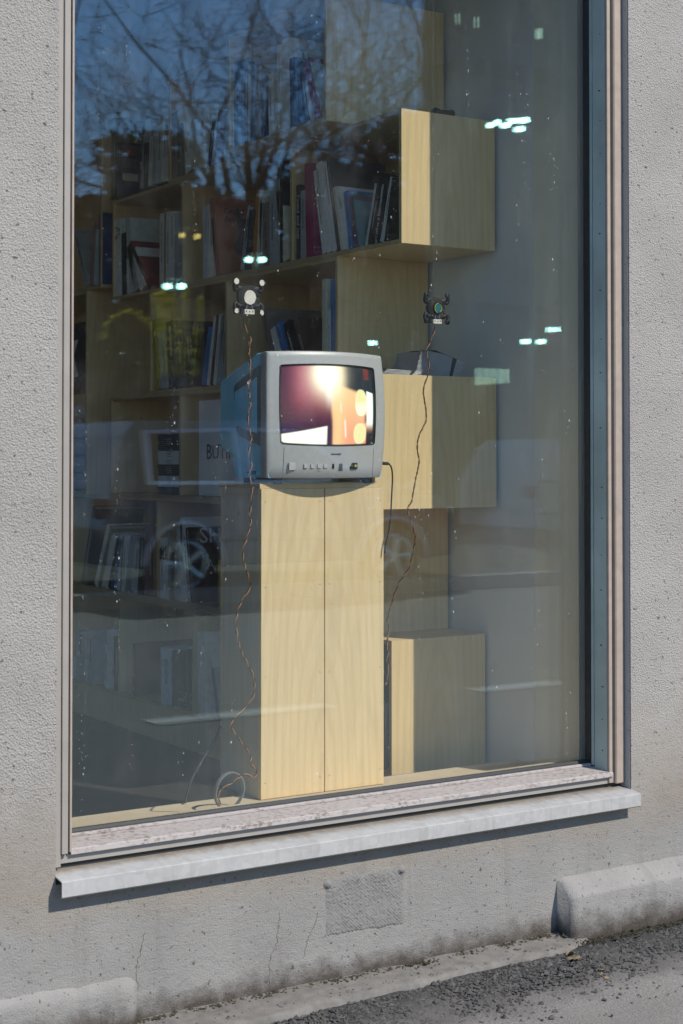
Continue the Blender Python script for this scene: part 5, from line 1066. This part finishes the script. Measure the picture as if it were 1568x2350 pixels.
# bare trees
def branch(bm_t, bm_c, p, d, L, r, lev, rnd, top):
    n = 4; pts = [p]; rad = [r]
    for i in range(n):
        d = (d + Vector((rnd.uniform(-1, 1), rnd.uniform(-1, 1), rnd.uniform(-.5, .9))) * (.16 if lev == 0 else .26)).normalized(); p = p + d * L / n; pts.append(p); rad.append(r * (1 - .55 * (i + 1) / n))
    tube(bm_t if lev < 2 else bm_c, pts, rad, 6 if lev < 2 else 3, False)
    if lev >= top: return
    for k in range((rnd.randint(3, 5) if lev < 3 else rnd.randint(2, 4)) if lev else 9):
        i = rnd.randint(2 if lev == 0 else 1, n); a = rnd.uniform(0, 6.28); tilt = rnd.uniform(.5, 1.1)
        q = (d * math.cos(tilt) + (d.orthogonal().normalized() * math.cos(a) + d.cross(d.orthogonal()).normalized() * math.sin(a)) * math.sin(tilt)).normalized()
        branch(bm_t, bm_c, pts[i], q, L * rnd.uniform(.48, .66), max(rad[i] * .5, .0055), lev + 1, rnd, top)
def bare_tree(seed, H, label, top=4):
    rnd = random.Random(seed); t = thing('bare_tree', label, 'tree', (0, 0, 0), 'bare trees across the street'); a = bmesh.new(); b = bmesh.new()
    branch(a, b, Vector((0, 0, 0)), Vector((0, 0, 1)), H * .62, H * .012, 0, rnd, top)
    obj('trunk', a, 'bark', t); obj('crown', b, 'bark', t); return t
protos = [bare_tree(s, 9.5, 'bare tree across the street') for s in (1, 2, 3)]
spots = [(10.9, -19.0, 0, 1.15), (12.6, -25.5, 1, 1.1), (16.9, -24.0, 2, 1.35), (19.0, -21.5, 0, 1.35), (22.5, -25.0, 1, 1.45), (17.9, -18.5, 2, 1.25), (21.0, -18.5, 0, 1.3), (24.5, -22.0, 1, 1.4), (26.5, -27.0, 2, 1.6), (9.9, -20.5, 1, 1.0), (15.6, -20.5, 0, 1.3), (18.4, -27.5, 0, 1.5), (20.2, -27.5, 1, 1.5), (16.6, -21.8, 1, 1.3)]
wh_ = ['slender', 'forked', 'broad', 'tall', 'leaning', 'dense', 'distant', 'thin', 'far', 'small', 'short', 'near', 'remote', 'farthest', 'dark', 'straight']
for i, (x, y, k, s) in enumerate(spots):
    o = protos[k] if i == k and i < 3 else copy_tree(protos[k]); o.location = (x, y, .1); o.scale = (s, s, s); o.rotation_euler = (0, 0, i * 1.7)
    o['label'] = f'{wh_[i]} bare tree mirrored dark against the sky, number {i + 1} along the park' if False else f'{wh_[i]} bare tree across the street, mirrored dark against the sky'
# evergreen belt behind
def fir(seed):
    rnd = random.Random(seed); t = thing('dense_tree', 'dense tree', 'tree', (0, 0, 0), 'dense trees behind the bare ones'); a = bmesh.new(); tube(a, [(0, 0, 0), (0, 0, 8)], [.2, .03], 6); obj('trunk', a, 'bark', t); b = bmesh.new()
    for _ in range(2700):
        z = .6 + 7.8 * rnd.random(); r = 2.5 * math.sqrt(max(.02, 1 - ((z - 4.2) / 4.5) ** 2)) * rnd.random() ** .45 * (.8 + .3 * math.sin(z * 2.3 + seed)); an = rnd.uniform(0, 6.28); c = Vector((r * math.cos(an), r * math.sin(an), z)); s = rnd.uniform(.14, .34)
        u = Vector((rnd.uniform(-1, 1), rnd.uniform(-1, 1), rnd.uniform(-.8, .2))).normalized() * s; v = u.orthogonal().normalized() * s * .5
        b.faces.new([b.verts.new(c + q) for q in (u, v, -u, -v)])
    obj('crown', b, 'needles', t); return t
fp = [fir(s) for s in (1, 2)]
rnd = random.Random(12); k = 0
where = ['leftmost', 'second', 'third', 'fourth', 'fifth', 'sixth', 'seventh', 'eighth', 'ninth', 'tenth', 'eleventh', 'twelfth', 'thirteenth']
for row, (y, x0, n, st, s0) in enumerate(((-29, 13.5, 12, 1.75, .98), (-37, 17.0, 10, 2.7, 1.0))):
    for i in range(n):
        s = s0 * rnd.uniform(.86, 1.12) * (1 + .022 * i); o = fp[k % 2] if k < 2 else copy_tree(fp[k % 2]); k += 1
        o.location = (x0 + st * i + rnd.uniform(-.5, .5), y + rnd.uniform(-1, 1), .1); o.scale = (s, s, s); o.rotation_euler = (0, 0, rnd.uniform(0, 6))
        o['label'] = f'dense dark tree, {where[i]} from the left in the {["front", "rear"][row]} row of the park'
# yellow shrub
t = thing('yellow_shrub', 'yellow flowering shrub across the street, mirrored left of the television', 'shrub', (9.1, -12.0, .1)); a = bmesh.new(); b = bmesh.new(); rnd = random.Random(4)
for k, (x0, x1, zt, wd) in enumerate(((-.02, -.10, 3.16, .020), (.06, .0, 3.18, .028), (.20, .13, 3.12, .016), (.30, .33, 3.2, .030), (.26, .30, 3.02, .022), (.46, .53, 3.14, .020))):
    P = smoothpath([(x0 * .3, 0, 0), (x0 * .8, rnd.uniform(-.1, .1), 1.5), (x0, 0, 2.35), (x1, 0, zt)], 7); tube(a, P, .016, 5)
    for i, p in enumerate(P[13:]):
        for _ in range(34):
            c = p + Vector((rnd.gauss(0, wd * .4), rnd.gauss(0, .03), rnd.gauss(0, .03))); s = rnd.uniform(.015, .03); u = Vector((rnd.uniform(-.3, .3), rnd.uniform(-.4, .4), 1)).normalized() * s * 1.6; v = Vector((1, rnd.uniform(-.5, .5), 0)).normalized() * s * .7; b.faces.new([b.verts.new(c + q_) for q_ in (u, v, -u, -v)])
P = smoothpath([(-.2, 0, 2.75), (-.3, 0, 2.92), (-.52, 0, 2.95), (-.75, 0, 2.82), (-.85, 0, 2.6)], 6); tube(a, P, .012, 5)
for p in P:
    for _ in range(6):
        c = p + Vector((rnd.gauss(0, .015), rnd.gauss(0, .02), rnd.gauss(0, .012))); u = Vector((rnd.uniform(-.4, .4), rnd.uniform(-1, 1), rnd.uniform(-1, 1))).normalized() * .025; v = u.orthogonal().normalized() * .015; b.faces.new([b.verts.new(c + q) for q in (u, v, -u, -v)])
obj('stems', a, 'bark', t); o = obj('blossom', b, 'blossom', t); o['kind'] = 'stuff'
# street lamps with lit heads
def lamp_post(x, y, heads, label, m):
    t = thing('street_lamp', label, 'street lamp', (x, y, .1)); zt = max(h[1] for h in heads); bm = bmesh.new(); tube(bm, [(0, 0, 0), (0, 0, zt + .12 - .1)], [.06, .04], 10); obj('pole', bm, 'steel', t)
    for hx, hz in heads:
        bm = bmesh.new(); tube(bm, [(0, 0, zt + .02), (hx - x, .0, hz + .02)], .02, 6); obj('arm', bm, 'steel', t); hw = .07 if m == 'lamp_teal' else .035; bm = bmesh.new(); tube(bm, [(hx - x - hw, 0, hz - .10), (hx - x - hw * .7, 0, hz - .10), (hx - x + hw * .7, 0, hz - .10), (hx - x + hw, 0, hz - .10)], [.02, .05, .05, .02], 10); obj('lamp_head', bm, m, t)
lamp_post(13.3, -20, [(13.15, 4.37), (13.44, 4.39)], 'street lamp with twin lit teal heads, mirrored left of the speaker', 'lamp_teal')
lamp_post(15.02, -20, [(14.87, 4.98), (15.16, 5.0)], 'street lamp with the brightest twin heads, mirrored above the left speaker', 'lamp_teal')
lamp_post(13.69, -20.4, [(13.66, 5.40), (13.98, 5.40)], 'street lamp with small amber heads, mirrored on the third shelf', 'lamp_warm')
lamp_post(17.71, -20, [(17.71, 3.51)], 'low street lamp mirrored above the right of the television', 'lamp_teal')
# glazed building with lit ceiling lamps
BX = 14.85
bl = thing('glazed_building', 'dark glazed building with lit lamps under its ceilings, mirrored at the right', 'building', (BX, -13.2, .1))
def bpart(name, a, b, m, p=None):
    return boxo(name, tuple(q - r for q, r in zip(a, (BX, -13.2, .1))), tuple(q - r for q, r in zip(b, (BX, -13.2, .1))), m, p or bl)
bpart('rear_wall', (BX, -14.3, .1), (34, -14.1, 9.6), 'facade_dark')
for z in (2.9, 6.7): bpart('floor_slab', (BX + .005, -14.09, z + .72), (34, -13.2, z + 1.05), 'facade_dark')
bpart('roof', (BX - .2, -14.5, 9.62), (34.2, -12.9, 9.8), 'facade_dark')
for k in range(14): bpart('column', (BX + .05 + k * 1.2, -13.42, .1), (BX + .22 + k * 1.2, -13.21, 9.6), 'facade_dark')
def lamp(px, pz, m='lamp_teal', wd=.12, ht=.05):
    t = thing('ceiling_lamp', '', 'ceiling lamp', (px, -13.0, pz), 'lamps under the ceilings of the glazed building'); boxo('shade', (-wd / 2, -.09, ht), (wd / 2, .06, ht + .03), 'steel', t); boxo('tube', (-wd / 2, -.08, -.01), (wd / 2, .05, ht), m, t); zc_ = 7.42 if pz > 4.5 else 3.62
    bm = bmesh.new(); tube(bm, [(0, -.2, zc_ + .15 - pz + .2), (0, -.05, ht + .03)], .008, 5); obj('rod', bm, 'steel', t); return t
LP = [(15.21, 6.33, .04), (15.31, 6.38, .06), (15.50, 6.36, .07), (15.63, 6.44, .08), (15.86, 6.48, .10), (15.78, 6.33, .08), (16.42, 3.22, .08), (16.62, 3.24, .09), (15.89, 3.01, .05), (16.2, 3.02, .05)]
nm = ['dimmest upper', 'small upper', 'upper left', 'high upper', 'highest upper', 'wide upper', 'lower right', 'lower rightmost', 'lower left', 'lower middle']
for (x, z, wd), q in zip(LP, nm): lamp(x, z, 'lamp_teal', wd, .05)['label'] = f'{q} lit teal lamp of the glazed building, mirrored at the right'
for k in range(6): bpart('lit_window', (15.12 + k * .14, -13.46, 2.34 + .012 * k), (15.175 + k * .14, -13.45, 2.62), 'win_lit')
for x in (14.9, 15.04, 15.20, 16.18, 16.34, 16.50): bpart('lit_window', (x, -13.46, 7.98), (x + .09, -13.45, 8.14), 'win_lit')
